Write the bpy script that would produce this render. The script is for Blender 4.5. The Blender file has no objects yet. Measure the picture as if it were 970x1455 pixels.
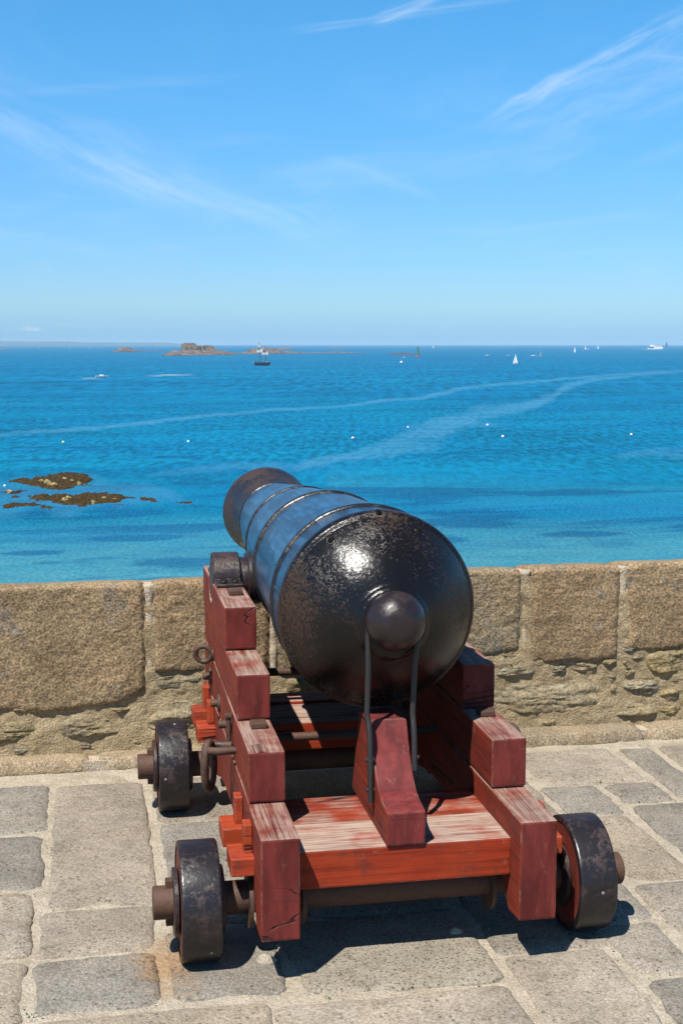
import bpy, bmesh, math, random
import numpy as np
from mathutils import Vector, Matrix
sc = bpy.context.scene
random.seed(7); RNG = np.random.default_rng(11)

# ------------------------------------------------------------------ camera, sky, sun, exposure
SEA_Z = -13.0
cam = bpy.data.cameras.new('camera'); cam_o = bpy.data.objects.new('camera', cam); sc.collection.objects.link(cam_o)
cam.sensor_fit = 'VERTICAL'; cam.sensor_height = 36.0; cam.lens = 1880/1455*36
cam.clip_start = 0.05; cam.clip_end = 60000
cam_o.location = (0, 0, 1.7)
cam_o.rotation_euler = (math.radians(90) - math.atan((727.5-488.5)/1880), 0, -math.radians(10.6))
sc.camera = cam_o

SUN_DIR = Vector((0.40, 0.47, -1.0)).normalized()          # the way the light travels
sun = bpy.data.lights.new('sun', 'SUN'); sun.energy = 5.0; sun.angle = math.radians(0.5); sun.color = (1.0, 0.955, 0.88)
sun_o = bpy.data.objects.new('sun', sun); sc.collection.objects.link(sun_o)
sun_o.rotation_euler = SUN_DIR.to_track_quat('-Z', 'Y').to_euler(); sun_o.location = (-8, -8, 20)

class NT:
    """small helper for node trees"""
    def __init__(s, tree): s.t = tree; s.n = tree.nodes; s.l = tree.links
    def put(s, sock, v):
        if isinstance(v, bpy.types.NodeSocket): s.l.new(v, sock)
        elif v is not None:
            if hasattr(sock.default_value, '__len__') and not hasattr(v, '__len__'): v = (v,)*len(sock.default_value)
            if hasattr(sock.default_value, '__len__') and len(sock.default_value) == 4 and len(v) == 3: v = (*v, 1)
            sock.default_value = v
    def math(s, op, a, b=None, c=None, clamp=False):
        n = s.n.new('ShaderNodeMath'); n.operation = op; n.use_clamp = clamp
        for i, v in enumerate((a, b, c)):
            if v is not None: s.put(n.inputs[i], v)
        return n.outputs[0]
    def vmath(s, op, a, b=None, out=0):
        n = s.n.new('ShaderNodeVectorMath'); n.operation = op
        s.put(n.inputs[0], a)
        if b is not None: s.put(n.inputs['Scale'] if op == 'SCALE' else n.inputs[1], b)
        return n.outputs[out]
    def mix(s, f, a, b, mode='MIX'):
        n = s.n.new('ShaderNodeMix'); n.data_type = 'RGBA'; n.blend_type = mode; n.clamp_factor = True
        s.put(n.inputs[0], f); s.put(n.inputs[6], a); s.put(n.inputs[7], b)
        return n.outputs[2]
    def noise(s, vec, scale, detail=3, rough=0.55, dist=0.0):
        n = s.n.new('ShaderNodeTexNoise'); s.put(n.inputs['Vector'], vec)
        n.inputs['Scale'].default_value = scale; n.inputs['Detail'].default_value = detail
        n.inputs['Roughness'].default_value = rough; n.inputs['Distortion'].default_value = dist
        return n.outputs['Fac']
    def voro(s, vec, scale, feature='F1', out='Distance'):
        n = s.n.new('ShaderNodeTexVoronoi'); n.feature = feature
        s.put(n.inputs['Vector'], vec); n.inputs['Scale'].default_value = scale
        return n.outputs[out]
    def step(s, v, a, b, lo=0.0, hi=1.0):
        n = s.n.new('ShaderNodeMapRange'); n.interpolation_type = 'SMOOTHSTEP'
        s.put(n.inputs[0], v); s.put(n.inputs[1], a); s.put(n.inputs[2], b); s.put(n.inputs[3], lo); s.put(n.inputs[4], hi)
        return n.outputs[0]
    def sep(s, v):
        n = s.n.new('ShaderNodeSeparateXYZ'); s.put(n.inputs[0], v); return n.outputs
    def comb(s, x, y, z):
        n = s.n.new('ShaderNodeCombineXYZ')
        for i, v in enumerate((x, y, z)): s.put(n.inputs[i], v)
        return n.outputs[0]
    def attr(s, name):
        n = s.n.new('ShaderNodeAttribute'); n.attribute_name = name; return n.outputs['Fac']
    def bump(s, h, strength, dist, normal=None):
        n = s.n.new('ShaderNodeBump'); s.put(n.inputs['Height'], h); s.put(n.inputs['Strength'], strength)
        s.put(n.inputs['Distance'], dist)
        if normal is not None: s.l.new(normal, n.inputs['Normal'])
        return n.outputs[0]

world = bpy.data.worlds.new('World'); sc.world = world; world.use_nodes = True
def build_world():
    t = NT(world.node_tree); t.n.clear()
    sky = t.n.new('ShaderNodeTexSky'); sky.sky_type = 'NISHITA'; sky.sun_disc = False
    to_sun = -SUN_DIR
    sky.sun_elevation = math.asin(to_sun.z); sky.sun_rotation = math.atan2(to_sun.x, to_sun.y)
    sky.altitude = 0; sky.air_density = 1.0; sky.dust_density = 0.2; sky.ozone_density = 3.0
    gen = t.n.new('ShaderNodeTexCoord').outputs['Generated']
    d = t.sep(gen)
    el = t.math('MULTIPLY', t.math('ARCSINE', d[2]), 180/math.pi)
    az = t.math('MULTIPLY', t.math('ARCTAN2', d[0], d[1]), 180/math.pi)
    # clear polarised blue, deepening with height all round the sky
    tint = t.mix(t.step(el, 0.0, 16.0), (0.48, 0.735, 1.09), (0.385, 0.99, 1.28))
    tint = t.mix(t.step(el, 16.0, 55.0), tint, (0.42, 0.76, 0.92))  # upper sky dimmed and less blue, to darken the fill in shadows
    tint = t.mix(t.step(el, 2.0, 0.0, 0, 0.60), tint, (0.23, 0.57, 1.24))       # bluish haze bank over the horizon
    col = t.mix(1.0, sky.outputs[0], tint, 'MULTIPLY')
    # high cirrus: wisps drawn out along streak lines
    warp = t.math('MULTIPLY_ADD', t.noise(t.comb(az, el, 0.0), 0.35, 5, 0.6), 3.4, -1.7)
    warp2 = t.math('MULTIPLY_ADD', t.noise(t.comb(az, el, 7.0), 0.32, 3, 0.5), 1.4, -0.7)
    def streak(a0, e0, a1, e1, w, up, amount, fib):
        L = math.hypot(a1-a0, e1-e0); ux, uy = (a1-a0)/L, (e1-e0)/L
        da = t.math('SUBTRACT', az, a0); de = t.math('SUBTRACT', el, e0)
        u = t.math('ADD', t.math('MULTIPLY', da, ux), t.math('MULTIPLY', de, uy))
        v = t.math('ADD', t.math('MULTIPLY', da, -uy), t.math('MULTIPLY', de, ux))
        vv = t.math('ADD', v, t.math('MULTIPLY', warp2, w*0.45))
        along = t.math('MULTIPLY', t.step(u, 0, L*0.22), t.step(u, L, L*0.7))
        side = t.math('MULTIPLY', t.step(vv, -w, 0), t.step(vv, w*up, 0))
        tex = t.noise(t.comb(t.math('MULTIPLY', u, 0.22), t.math('ADD', t.math('MULTIPLY', vv, fib*1.5), t.math('MULTIPLY', u, 0.12)), a0*3.0), 1.3, 5, 0.58, 0.25)
        tex = t.step(tex, 0.26, 0.84)
        return t.math('MULTIPLY', t.math('MULTIPLY', along, side), t.math('MULTIPLY', tex, amount*0.50))
    S = [streak(7.3, 12.55, 20.2, 14.25, 0.26, 1.2, 0.42, 3.0), streak(11.6, 12.9, 16.0, 14.9, 0.60, 0.8, 0.62, 2.2),
         streak(16.0, 9.0, 26.0, 13.9, 1.5, 0.20, 0.85, 1.2), streak(17.0, 7.9, 27.5, 11.8, 2.3, 0.9, 0.34, 0.8),
         streak(22.5, 11.6, 28.5, 11.0, 0.30, 1, 0.40, 2.0),
         streak(-6.5, 9.9, 7.0, 5.2, 1.6, 1.3, 0.40, 0.8), streak(-1.5, 7.9, 12.0, 4.2, 1.2, 0.9, 0.42, 1.0),
         streak(-9.0, 5.4, 3.0, 3.4, 0.5, 1, 0.18, 2.0), streak(9.5, 7.9, 15.0, 6.0, 0.6, 1, 0.22, 1.5),
         streak(-4.0, 10.0, 8.5, 11.1, 0.30, 1, 0.16, 3.0)]
    m = S[0]
    for q in S[1:]: m = t.math('ADD', m, q)
    # thin veil everywhere above the horizon
    p = t.vmath('DIVIDE', gen, t.comb(t.math('MAXIMUM', d[2], 0.06), t.math('MAXIMUM', d[2], 0.06), 1.0))
    veil = t.step(t.noise(t.vmath('MULTIPLY', p, (1.0, 0.45, 0)), 0.9, 7, 0.6, 0.8), 0.46, 0.85, 0, 0.14)
    m = t.math('ADD', m, t.math('MULTIPLY', veil, t.step(el, 1.0, 6.0)), clamp=True)
    col = t.mix(m, col, (7.6, 8.2, 8.8))
    # low puffs far out over the land
    lo = t.math('MULTIPLY', t.step(t.noise(t.comb(t.math('MULTIPLY', az, 0.8), t.math('MULTIPLY', el, 2.4), 0), 1.2, 5, 0.6), 0.52, 0.72),
                t.math('MULTIPLY', t.step(el, 0.45, 0.62), t.step(el, 0.95, 0.72)))
    col = t.mix(t.math('MULTIPLY', lo, t.step(az, 3.0, -3.0, 0.08, 0.45)), col, (7.4, 7.4, 7.8))
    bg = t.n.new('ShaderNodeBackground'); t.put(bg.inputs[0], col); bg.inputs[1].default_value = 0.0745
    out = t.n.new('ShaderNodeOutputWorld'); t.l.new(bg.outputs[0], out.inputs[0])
build_world()
sc.view_settings.view_transform = 'Standard'; sc.view_settings.look = 'None'
sc.view_settings.exposure = 0.80; sc.view_settings.gamma = 1.0; sc.view_settings.use_curve_mapping = False
sc.cycles.volume_bounces = 0; sc.cycles.max_bounces = 6; sc.cycles.diffuse_bounces = 3; sc.cycles.glossy_bounces = 3
sc.cycles.transparent_max_bounces = 4

# ------------------------------------------------------------------ helpers
def link(o, parent=None):
    sc.collection.objects.link(o)
    if parent is not None: o.parent = parent
    return o
def tag(o, label=None, cat=None, group=None, kind=None):
    if label: o['label'] = label
    if cat: o['category'] = cat
    if group: o['group'] = group
    if kind: o['kind'] = kind
    return o
def empty(name, loc, label, cat, group=None):
    o = bpy.data.objects.new(name, None); o.location = loc; o.empty_display_size = 0.2
    return tag(link(o), label, cat, group)
def world_loc(o):
    v = Vector(o.location)
    while o.parent: o = o.parent; v += o.location
    return v
def obj(name, bm, mats, parent=None, smooth=False, loc=None, angle=None):
    """one mesh object; the bmesh is in world coordinates, loc is its origin (default: its parent's)"""
    me = bpy.data.meshes.new(name)
    org = Vector(loc) if loc is not None else (world_loc(parent) if parent else Vector((0, 0, 0)))
    bmesh.ops.translate(bm, verts=bm.verts, vec=-org)
    bm.normal_update()
    if smooth:
        for f in bm.faces: f.smooth = True
        if angle:
            for e in bm.edges:
                if len(e.link_faces) == 2 and e.calc_face_angle(0) > math.radians(angle): e.smooth = False
    bm.to_mesh(me); bm.free()
    for m in (mats if isinstance(mats, (list, tuple)) else [mats]): me.materials.append(m)
    o = bpy.data.objects.new(name, me)
    o.location = org - (world_loc(parent) if parent else Vector((0, 0, 0)))
    return link(o, parent)
def arr_obj(name, V, F, mat, parent=None, loc=(0, 0, 0), smooth=True, attrs=None):
    """mesh from numpy arrays (world coordinates)"""
    me = bpy.data.meshes.new(name); V = np.asarray(V, float) - np.asarray(loc, float)
    F = np.asarray(F); k = F.shape[1]
    me.vertices.add(len(V)); me.vertices.foreach_set('co', V.ravel())
    me.loops.add(F.size); me.loops.foreach_set('vertex_index', F.ravel().astype(np.int32))
    me.polygons.add(len(F)); me.polygons.foreach_set('loop_start', np.arange(0, F.size, k, dtype=np.int32))
    me.polygons.foreach_set('use_smooth', np.full(len(F), smooth))
    me.update(calc_edges=True); me.validate()
    for n, a in (attrs or {}).items():
        at = me.attributes.new(n, 'FLOAT', 'POINT'); at.data.foreach_set('value', np.asarray(a, np.float32))
    me.materials.append(mat)
    o = bpy.data.objects.new(name, me)
    o.location = Vector(loc) - (world_loc(parent) if parent else Vector((0, 0, 0)))
    return link(o, parent)

def _h(ix, iy, iz):
    n = (ix*374761393 + iy*668265263 + iz*2147483647*3 + 1274126177) & 0xffffffff
    n = ((n ^ (n >> 13))*1274126177) & 0xffffffff
    n = ((n ^ (n >> 16))*2246822519) & 0xffffffff
    return ((n ^ (n >> 15)) & 0xffffff)/float(0xffffff)
def vnoise(P):
    P = np.asarray(P, float); I = np.floor(P).astype(np.int64); f = P - I; f = f*f*(3-2*f); r = 0
    for a in (0, 1):
        for b in (0, 1):
            for c in (0, 1):
                w = (f[..., 0] if a else 1-f[..., 0])*(f[..., 1] if b else 1-f[..., 1])*(f[..., 2] if c else 1-f[..., 2])
                r = r + w*_h(I[..., 0]+a, I[..., 1]+b, I[..., 2]+c)
    return r*2-1
def fbm(P, octs=4, gain=0.5):
    P = np.asarray(P, float); s = 0; a = 1; tot = 0
    for i in range(octs): s = s + a*vnoise(P*(2.03**i) + 17.3*i); tot += a; a *= gain
    return s/tot

def prism(profile, x0, x1, bevel=0.0, seg=2, axis='X'):
    """profile in (Y,Z) pushed along X (axis X), or in (X,Z) along Y"""
    bm = bmesh.new()
    mk = (lambda p, a: (a, p[0], p[1])) if axis == 'X' else (lambda p, a: (p[0], a, p[1]))
    A = [bm.verts.new(mk(p, x0)) for p in profile]; B = [bm.verts.new(mk(p, x1)) for p in profile]
    n = len(profile)
    bm.faces.new(A); bm.faces.new(B[::-1])
    for i in range(n): bm.faces.new((A[i], B[i], B[(i+1) % n], A[(i+1) % n]))
    bmesh.ops.recalc_face_normals(bm, faces=bm.faces)
    if bevel:
        es = [e for e in bm.edges if len(e.link_faces) == 2 and e.calc_face_angle(0) > math.radians(24)]
        bmesh.ops.bevel(bm, geom=es, offset=bevel, segments=seg, profile=0.6, affect='EDGES', clamp_overlap=True)
    return bm
def box(x0, x1, y0, y1, z0, z1, bevel=0.0, seg=2):
    return prism([(y0, z0), (y1, z0), (y1, z1), (y0, z1)], x0, x1, bevel, seg)
def join(*bms):
    out = bmesh.new()
    for b in bms:
        me = bpy.data.meshes.new('tmp'); b.to_mesh(me); b.free(); out.from_mesh(me); bpy.data.meshes.remove(me)
    return out
def lathe(profile, origin, axis, n=48, mats=None, caps=True):
    """profile: list of (s, r) along axis from origin"""
    bm = bmesh.new(); ax = Vector(axis).normalized(); o = Vector(origin)
    e1 = ax.orthogonal().normalized() if abs(ax.z) > .9 else ax.cross(Vector((0, 0, 1))).normalized()
    e2 = ax.cross(e1)
    rings = []
    for s, r in profile:
        if r < 1e-6: rings.append([bm.verts.new(o + ax*s)])
        else: rings.append([bm.verts.new(o + ax*s + (e1*math.cos(2*math.pi*i/n) + e2*math.sin(2*math.pi*i/n))*r) for i in range(n)])
    for k in range(len(rings)-1):
        A, B = rings[k], rings[k+1]
        for i in range(n):
            j = (i+1) % n
            if len(A) == 1 and len(B) == 1: continue
            if len(A) == 1: f = bm.faces.new((A[0], B[i], B[j]))
            elif len(B) == 1: f = bm.faces.new((A[i], A[j], B[0]))
            else: f = bm.faces.new((A[i], A[j], B[j], B[i]))
            if mats: f.material_index = mats[k]
    if caps:
        for R in (rings[0], rings[-1]):
            if len(R) > 1: bm.faces.new(R)
    bmesh.ops.recalc_face_normals(bm, faces=bm.faces)
    return bm
def cyl(p0, p1, r, n=24, ch=0.0):
    p0 = Vector(p0); p1 = Vector(p1); L = (p1-p0).length
    pr = [(0, 0), (0, r-ch), (ch, r), (L-ch, r), (L, r-ch), (L, 0)] if ch else [(0, 0), (0, r), (L, r), (L, 0)]
    return lathe(pr, p0, p1-p0, n)
def tube(pts, r, n=12, closed=False):
    bm = bmesh.new(); P = [Vector(p) for p in pts]; m = len(P); rings = []; up = None
    for i, p in enumerate(P):
        d = (P[(i+1) % m]-P[i-1]) if closed or 0 < i < m-1 else (P[1]-P[0] if i == 0 else P[-1]-P[-2])
        d.normalize()
        if up is None: up = d.orthogonal().normalized()
        up = (up - d*up.dot(d)).normalized(); sd = d.cross(up)
        rr = r[i] if isinstance(r, (list, tuple)) else r
        rings.append([bm.verts.new(p + (up*math.cos(2*math.pi*k/n) + sd*math.sin(2*math.pi*k/n))*rr) for k in range(n)])
    for i in range(m if closed else m-1):
        A, B = rings[i], rings[(i+1) % m]
        for k in range(n): bm.faces.new((A[k], A[(k+1) % n], B[(k+1) % n], B[k]))
    if not closed: bm.faces.new(rings[0]); bm.faces.new(rings[-1])
    bmesh.ops.recalc_face_normals(bm, faces=bm.faces)
    return bm
def torus(c, axis, R, r, n=32, m=12):
    ax = Vector(axis).normalized(); e1 = ax.orthogonal().normalized(); e2 = ax.cross(e1); c = Vector(c)
    return tube([c + (e1*math.cos(2*math.pi*i/n) + e2*math.sin(2*math.pi*i/n))*R for i in range(n)], r, m, True)

# ------------------------------------------------------------------ materials
TONE = 0.69          # overall paint and stone value
def material(name):
    m = bpy.data.materials.new(name); m.use_nodes = True; t = NT(m.node_tree); t.n.clear()
    out = t.n.new('ShaderNodeOutputMaterial'); b = t.n.new('ShaderNodeBsdfPrincipled'); t.l.new(b.outputs[0], out.inputs[0])
    t.b = b; t.out = out; t.pos = t.n.new('ShaderNodeNewGeometry').outputs['Position']
    return m, t
def fin(t, col, rough, normal=None, metal=0.0, spec=None):
    if not isinstance(col, bpy.types.NodeSocket): col = t.comb(*col[:3])
    t.put(t.b.inputs['Base Color'], t.vmath('SCALE', col, TONE)); t.put(t.b.inputs['Roughness'], rough); t.put(t.b.inputs['Metallic'], metal)
    if spec is not None: t.put(t.b.inputs['Specular IOR Level'], spec)
    if normal is not None: t.l.new(normal, t.b.inputs['Normal'])
def plain(name, col, rough=0.6, spec=0.5, var=0.25, scale=8):
    m, t = material(name)
    k = t.step(t.noise(t.pos, scale, 4), 0.3, 0.7, 1-var, 1+var)
    fin(t, t.mix(1.0, col, t.comb(k, k, k), 'MULTIPLY'), rough, None, 0, spec); return m

def rust_stain(t, col, k):     # iron run-off beside the rear left wheel
    d = t.vmath('LENGTH', t.vmath('MULTIPLY', t.vmath('SUBTRACT', t.pos, (0.165, 3.50, 0)), (1.0, 0.55, 0)), None, 1)
    d = t.math('ADD', d, t.math('MULTIPLY', t.math('SUBTRACT', t.noise(t.pos, 14, 5, 0.7), 0.5), 0.16))
    return t.mix(t.step(d, 0.13, 0.02, 0, k), col, (0.34, 0.17, 0.05))
def granite(name, c_a, c_b, c_c, grain, bump_s, spec_dark=0.5, pits=0.0, pit_cover=0.45, pit_scale=0.35, blots=0.55, grey=0.0, stain=0.0):
    """speckled stone: every stone takes its own mix of three tints"""
    m, t = material(name)
    rnd = t.n.new('ShaderNodeObjectInfo').outputs['Random']
    r2 = t.math('FRACT', t.math('MULTIPLY', rnd, 7.13)); r3 = t.math('FRACT', t.math('MULTIPLY', rnd, 23.7))
    col = t.mix(t.step(rnd, 0.25, 0.75), c_a, c_b)
    col = t.mix(t.step(r2, 0.55, 0.95, 0, 0.8), col, c_c)
    k = t.math('MULTIPLY_ADD', r3, 0.26, 0.87)
    col = t.mix(1.0, col, t.comb(k, k, k), 'MULTIPLY')
    vec = t.vmath('ADD', t.pos, t.comb(t.math('MULTIPLY', rnd, 9.0), 0.0, 0.0))
    blot = t.noise(vec, 5.0, 6, 0.68)
    col = t.mix(t.step(blot, 0.36, 0.68, 0, blots), col, c_c)
    if grey: col = t.mix(t.step(t.noise(vec, 4.6, 6, 0.7, 0.4), 0.57, 0.66, 0, grey), col, (0.17, 0.16, 0.14))
    if stain: col = rust_stain(t, col, stain)
    b2 = t.step(t.noise(vec, 14.0, 6, 0.72), 0.46, 0.72, 0, 0.55)
    col = t.mix(b2, col, t.mix(1.0, col, (0.55, 0.50, 0.42), 'MULTIPLY'))
    dk = t.step(t.noise(vec, 2.3, 6, 0.7), 0.34, 0.66, 0.80, 1.14); col = t.mix(1.0, col, t.comb(dk, dk, dk), 'MULTIPLY')
    g = t.noise(vec, grain, 2, 0.7)
    gk = t.step(g, 0.30, 0.70, 1-spec_dark, 1+spec_dark*0.75)
    col = t.mix(1.0, col, t.comb(gk, gk, gk), 'MULTIPLY')
    dark = t.step(t.voro(vec, grain*0.62), 0.10, 0.22, 0.55, 0.0)
    col = t.mix(dark, col, (0.05, 0.045, 0.04))
    lite = t.step(t.noise(vec, grain*1.3, 1), 0.68, 0.76, 0, 0.5)
    col = t.mix(lite, col, (0.62, 0.58, 0.50))
    h = t.math('ADD', t.math('MULTIPLY', g, 0.5), t.math('MULTIPLY', t.noise(vec, grain*0.3, 4, 0.65), 1.0))
    if pits: 
        pv = t.step(t.voro(vec, grain*pit_scale), 0.16, 0.34, 0.0, 1.0)
        pm = t.math('MULTIPLY', t.math('SUBTRACT', 1.0, pv), t.step(t.noise(vec, 9, 2), pit_cover, pit_cover+0.1))
        h = t.math('SUBTRACT', h, t.math('MULTIPLY', pm, pits)); col = t.mix(t.math('MULTIPLY', pm, 0.6), col, (0.06, 0.055, 0.045))
    fin(t, col, 0.88, t.bump(h, bump_s, 0.01), 0, 0.25)
    return m
M = {}
M['wall_stone'] = granite('wall_granite', (0.325, 0.235, 0.132), (0.265, 0.21, 0.128), (0.305, 0.200, 0.110), 95, 0.9, 0.50, blots=0.6, grey=0.6)
M['rubble'] = granite('rubble_stone', (0.29, 0.225, 0.135), (0.25, 0.225, 0.165), (0.32, 0.235, 0.105), 70, 0.9, 0.35)
M['paving'] = granite('paving_granite', (0.335, 0.285, 0.225), (0.30, 0.265, 0.22), (0.35, 0.285, 0.205), 140, 0.75, 0.36, 0.12, stain=0.6)
M['paving_tan'] = granite('tan_paving_granite', (0.365, 0.31, 0.245), (0.35, 0.30, 0.238), (0.375, 0.31, 0.225), 140, 0.7, 0.32, 0.10, stain=0.6)
M['paving_blue'] = granite('bluish_paving_granite', (0.285, 0.258, 0.218), (0.268, 0.246, 0.212), (0.31, 0.265, 0.205), 140, 0.75, 0.36, 0.18, stain=0.6)
M['paving_pitted'] = granite('pitted_paving_granite', (0.30, 0.265, 0.205), (0.30, 0.265, 0.205), (0.35, 0.30, 0.22), 130, 0.5, 0.30, 2.2, 0.30, 0.55)
M['kerb'] = granite('kerb_stone', (0.36, 0.285, 0.19), (0.34, 0.275, 0.19), (0.38, 0.28, 0.17), 110, 0.8, 0.45)

def mortar(name, col, col2, bs):
    m, t = material(name)
    n1 = t.noise(t.pos, 9, 5, 0.65); g = t.noise(t.pos, 150, 2, 0.7); g2 = t.noise(t.pos, 46, 4, 0.7)
    c = t.mix(t.step(n1, 0.35, 0.7), col, col2)
    k = t.step(g, 0.25, 0.75, 0.72, 1.22); c = t.mix(1.0, c, t.comb(k, k, k), 'MULTIPLY')
    c = t.mix(t.step(g2, 0.30, 0.42, 0.5, 0), c, (0.16, 0.13, 0.09))
    if name == 'pavement_mortar': c = rust_stain(t, c, 0.6)
    fin(t, c, 0.95, t.bump(t.math('ADD', t.math('MULTIPLY', g, 0.5), g2), bs, 0.01), 0, 0.1); return m
M['mortar_ground'] = mortar('pavement_mortar', (0.52, 0.45, 0.35), (0.41, 0.345, 0.255), 1.0)
M['mortar_wall'] = mortar('wall_mortar', (0.47, 0.365, 0.225), (0.36, 0.27, 0.155), 1.2)
M['mortar_pale'] = mortar('pale_joint_mortar', (0.62, 0.52, 0.40), (0.48, 0.385, 0.27), 1.0)

def red_wood(name, base, base2, grain, top_wear, fresh=0.0, wear_k=0.74, pale=0.84):
    """oxide-red paint over timber: worn grey on upward faces, pale rubbed arrises, grain and checks"""
    m, t = material(name)
    N = t.n.new('ShaderNodeNewGeometry').outputs['Normal']
    rnd = t.n.new('ShaderNodeObjectInfo').outputs['Random']
    vec = t.vmath('ADD', t.pos, t.comb(t.math('MULTIPLY', rnd, 5.0), t.math('MULTIPLY', rnd, 3.0), 0.0))
    st = {'Y': (55, 2.2, 55), 'X': (2.2, 55, 55), 'Z': (55, 55, 2.2), 'E': (22, 22, 6)}[grain]
    gv = t.vmath('MULTIPLY', vec, st)
    g = t.noise(gv, 1.0, 4, 0.65, 0.3); gf = t.noise(gv, 2.6, 3, 0.7)
    big = t.noise(vec, 6.0, 5, 0.6)
    col = t.mix(t.step(big, 0.32, 0.70), base, base2)
    k = t.step(g, 0.28, 0.72, 0.62, 1.28); col = t.mix(1.0, col, t.comb(k, k, k), 'MULTIPLY')
    if fresh: col = t.mix(t.step(t.noise(vec, 3.5, 4), 0.40, 0.62, 0, fresh), col, (0.36, 0.055, 0.014))
    # dull scuffs and grime
    col = t.mix(t.step(t.noise(vec, 13, 6, 0.7), 0.52, 0.70, 0, 0.60), col, (0.085, 0.032, 0.028))
    col = t.mix(t.step(t.noise(vec, 34, 5, 0.7, 1.0), 0.60, 0.72, 0, 0.40), col, (0.30, 0.16, 0.13))
    # worn tops
    up = t.step(t.sep(N)[2], 0.55, 0.9)
    wn = t.math('ADD', t.math('MULTIPLY', t.noise(vec, 7.0, 4, 0.6), 0.75), t.math('MULTIPLY', t.math('ADD', g, t.math('MULTIPLY', gf, 0.5)), 0.34))
    wear = t.math('MULTIPLY', up, t.step(wn, 0.78-top_wear, 1.06-top_wear))
    grey = t.mix(t.step(gf, 0.32, 0.62), tuple(q*pale for q in (0.27, 0.185, 0.145)), tuple(q*pale for q in (0.50, 0.40, 0.325)))
    col = t.mix(t.math('MULTIPLY', wear, wear_k), col, grey)
    # rubbed edges
    bev = t.n.new('ShaderNodeBevel'); bev.samples = 4; bev.inputs['Radius'].default_value = 0.0075
    dt = t.vmath('DOT_PRODUCT', bev.outputs[0], N, 1)
    edge = t.math('MULTIPLY', t.step(dt, 0.985, 0.90), t.step(t.noise(vec, 26, 4, 0.7), 0.44, 0.66))
    col = t.mix(t.math('MULTIPLY', edge, 0.75), col, (0.36, 0.225, 0.16))
    # drying checks
    cv = t.vmath('MULTIPLY', vec, tuple(q*0.14 for q in st) if grain != 'E' else (1.6, 1.6, 8))
    cn = t.math('ABSOLUTE', t.math('SUBTRACT', t.noise(cv, 1.0, 3, 0.55, 0.5), 0.5))
    chk = t.math('MULTIPLY', t.step(cn, 0.0075, 0.0), t.step(t.noise(vec, 4.0, 2), 0.46, 0.52))
    col = t.mix(t.math('MULTIPLY', chk, 0.9), col, (0.02, 0.008, 0.007))
    h = t.math('SUBTRACT', t.math('ADD', t.math('MULTIPLY', g, t.math('MULTIPLY_ADD', wear, 0.9, 0.35)), t.math('MULTIPLY', gf, 0.25)), t.math('MULTIPLY', chk, 1.5))
    fin(t, col, t.math('MULTIPLY_ADD', wear, 0.20, 0.62), t.bump(h, 0.55, 0.004), 0, 0.18)
    return m
M['red_side'] = red_wood('red_painted_timber', (0.230, 0.033, 0.017), (0.175, 0.028, 0.018), 'Y', 0.33, 0.15)
M['red_end'] = red_wood('red_painted_end_grain', (0.150, 0.0235, 0.019), (0.175, 0.032, 0.025), 'E', 0.30)
M['red_cross'] = red_wood('red_painted_cross_timber', (0.33, 0.036, 0.010), (0.26, 0.028, 0.011), 'X', 0.40, 0.5, 0.86, 1.0)
M['red_cross_less'] = red_wood('half_worn_cross_timber', (0.30, 0.042, 0.016), (0.24, 0.036, 0.020), 'X', 0.24, 0.3)
M['red_fresh'] = red_wood('fresh_red_timber', (0.40, 0.058, 0.018), (0.33, 0.044, 0.020), 'X', -0.05, 0.6)
M['red_wedge'] = red_wood('red_painted_wedge_face', (0.20, 0.034, 0.032), (0.155, 0.027, 0.025), 'E', 0.04)

def iron(name, base, rust, amount, rough, bump_s=0.35, sc_=30):
    m, t = material(name)
    a = t.noise(t.pos, 9, 6, 0.68); b = t.noise(t.pos, sc_*2.2, 5, 0.7); ham = t.noise(t.pos, sc_*1.6, 3, 0.6)
    mk = t.step(t.math('ADD', t.math('MULTIPLY', a, 0.65), t.math('MULTIPLY', b, 0.35)), 0.62-amount, 0.72-amount)
    col = t.mix(mk, base, t.mix(b, rust, tuple(q*0.45 for q in rust)))
    sp = t.step(t.noise(t.pos, 130, 2), 0.70, 0.76, 0, 0.35); col = t.mix(sp, col, (0.20, 0.15, 0.12))
    h = t.math('ADD', ham, t.math('MULTIPLY', t.math('MULTIPLY', mk, b), 0.9))
    fin(t, col, t.math('MULTIPLY_ADD', mk, 0.22, rough), t.bump(h, bump_s, 0.004), 0.0, 0.42); return m
M['iron'] = iron('dark_painted_iron', (0.028, 0.019, 0.020), (0.075, 0.040, 0.028), 0.14, 0.36)
M['iron_rusty'] = iron('rusty_iron', (0.050, 0.028, 0.022), (0.13, 0.060, 0.034), 0.22, 0.48)
M['tyre'] = iron('black_iron_tyre', (0.017, 0.013, 0.014), (0.070, 0.040, 0.034), 0.14, 0.34, 0.3, 26)
M['rod'] = iron('grey_iron_rod', (0.024, 0.021, 0.020), (0.07, 0.05, 0.04), 0.05, 0.5, 0.2, 60)
M['button'] = iron('worn_brown_iron', (0.022, 0.014, 0.015), (0.045, 0.026, 0.022), 0.14, 0.30, 0.10, 18)

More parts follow.
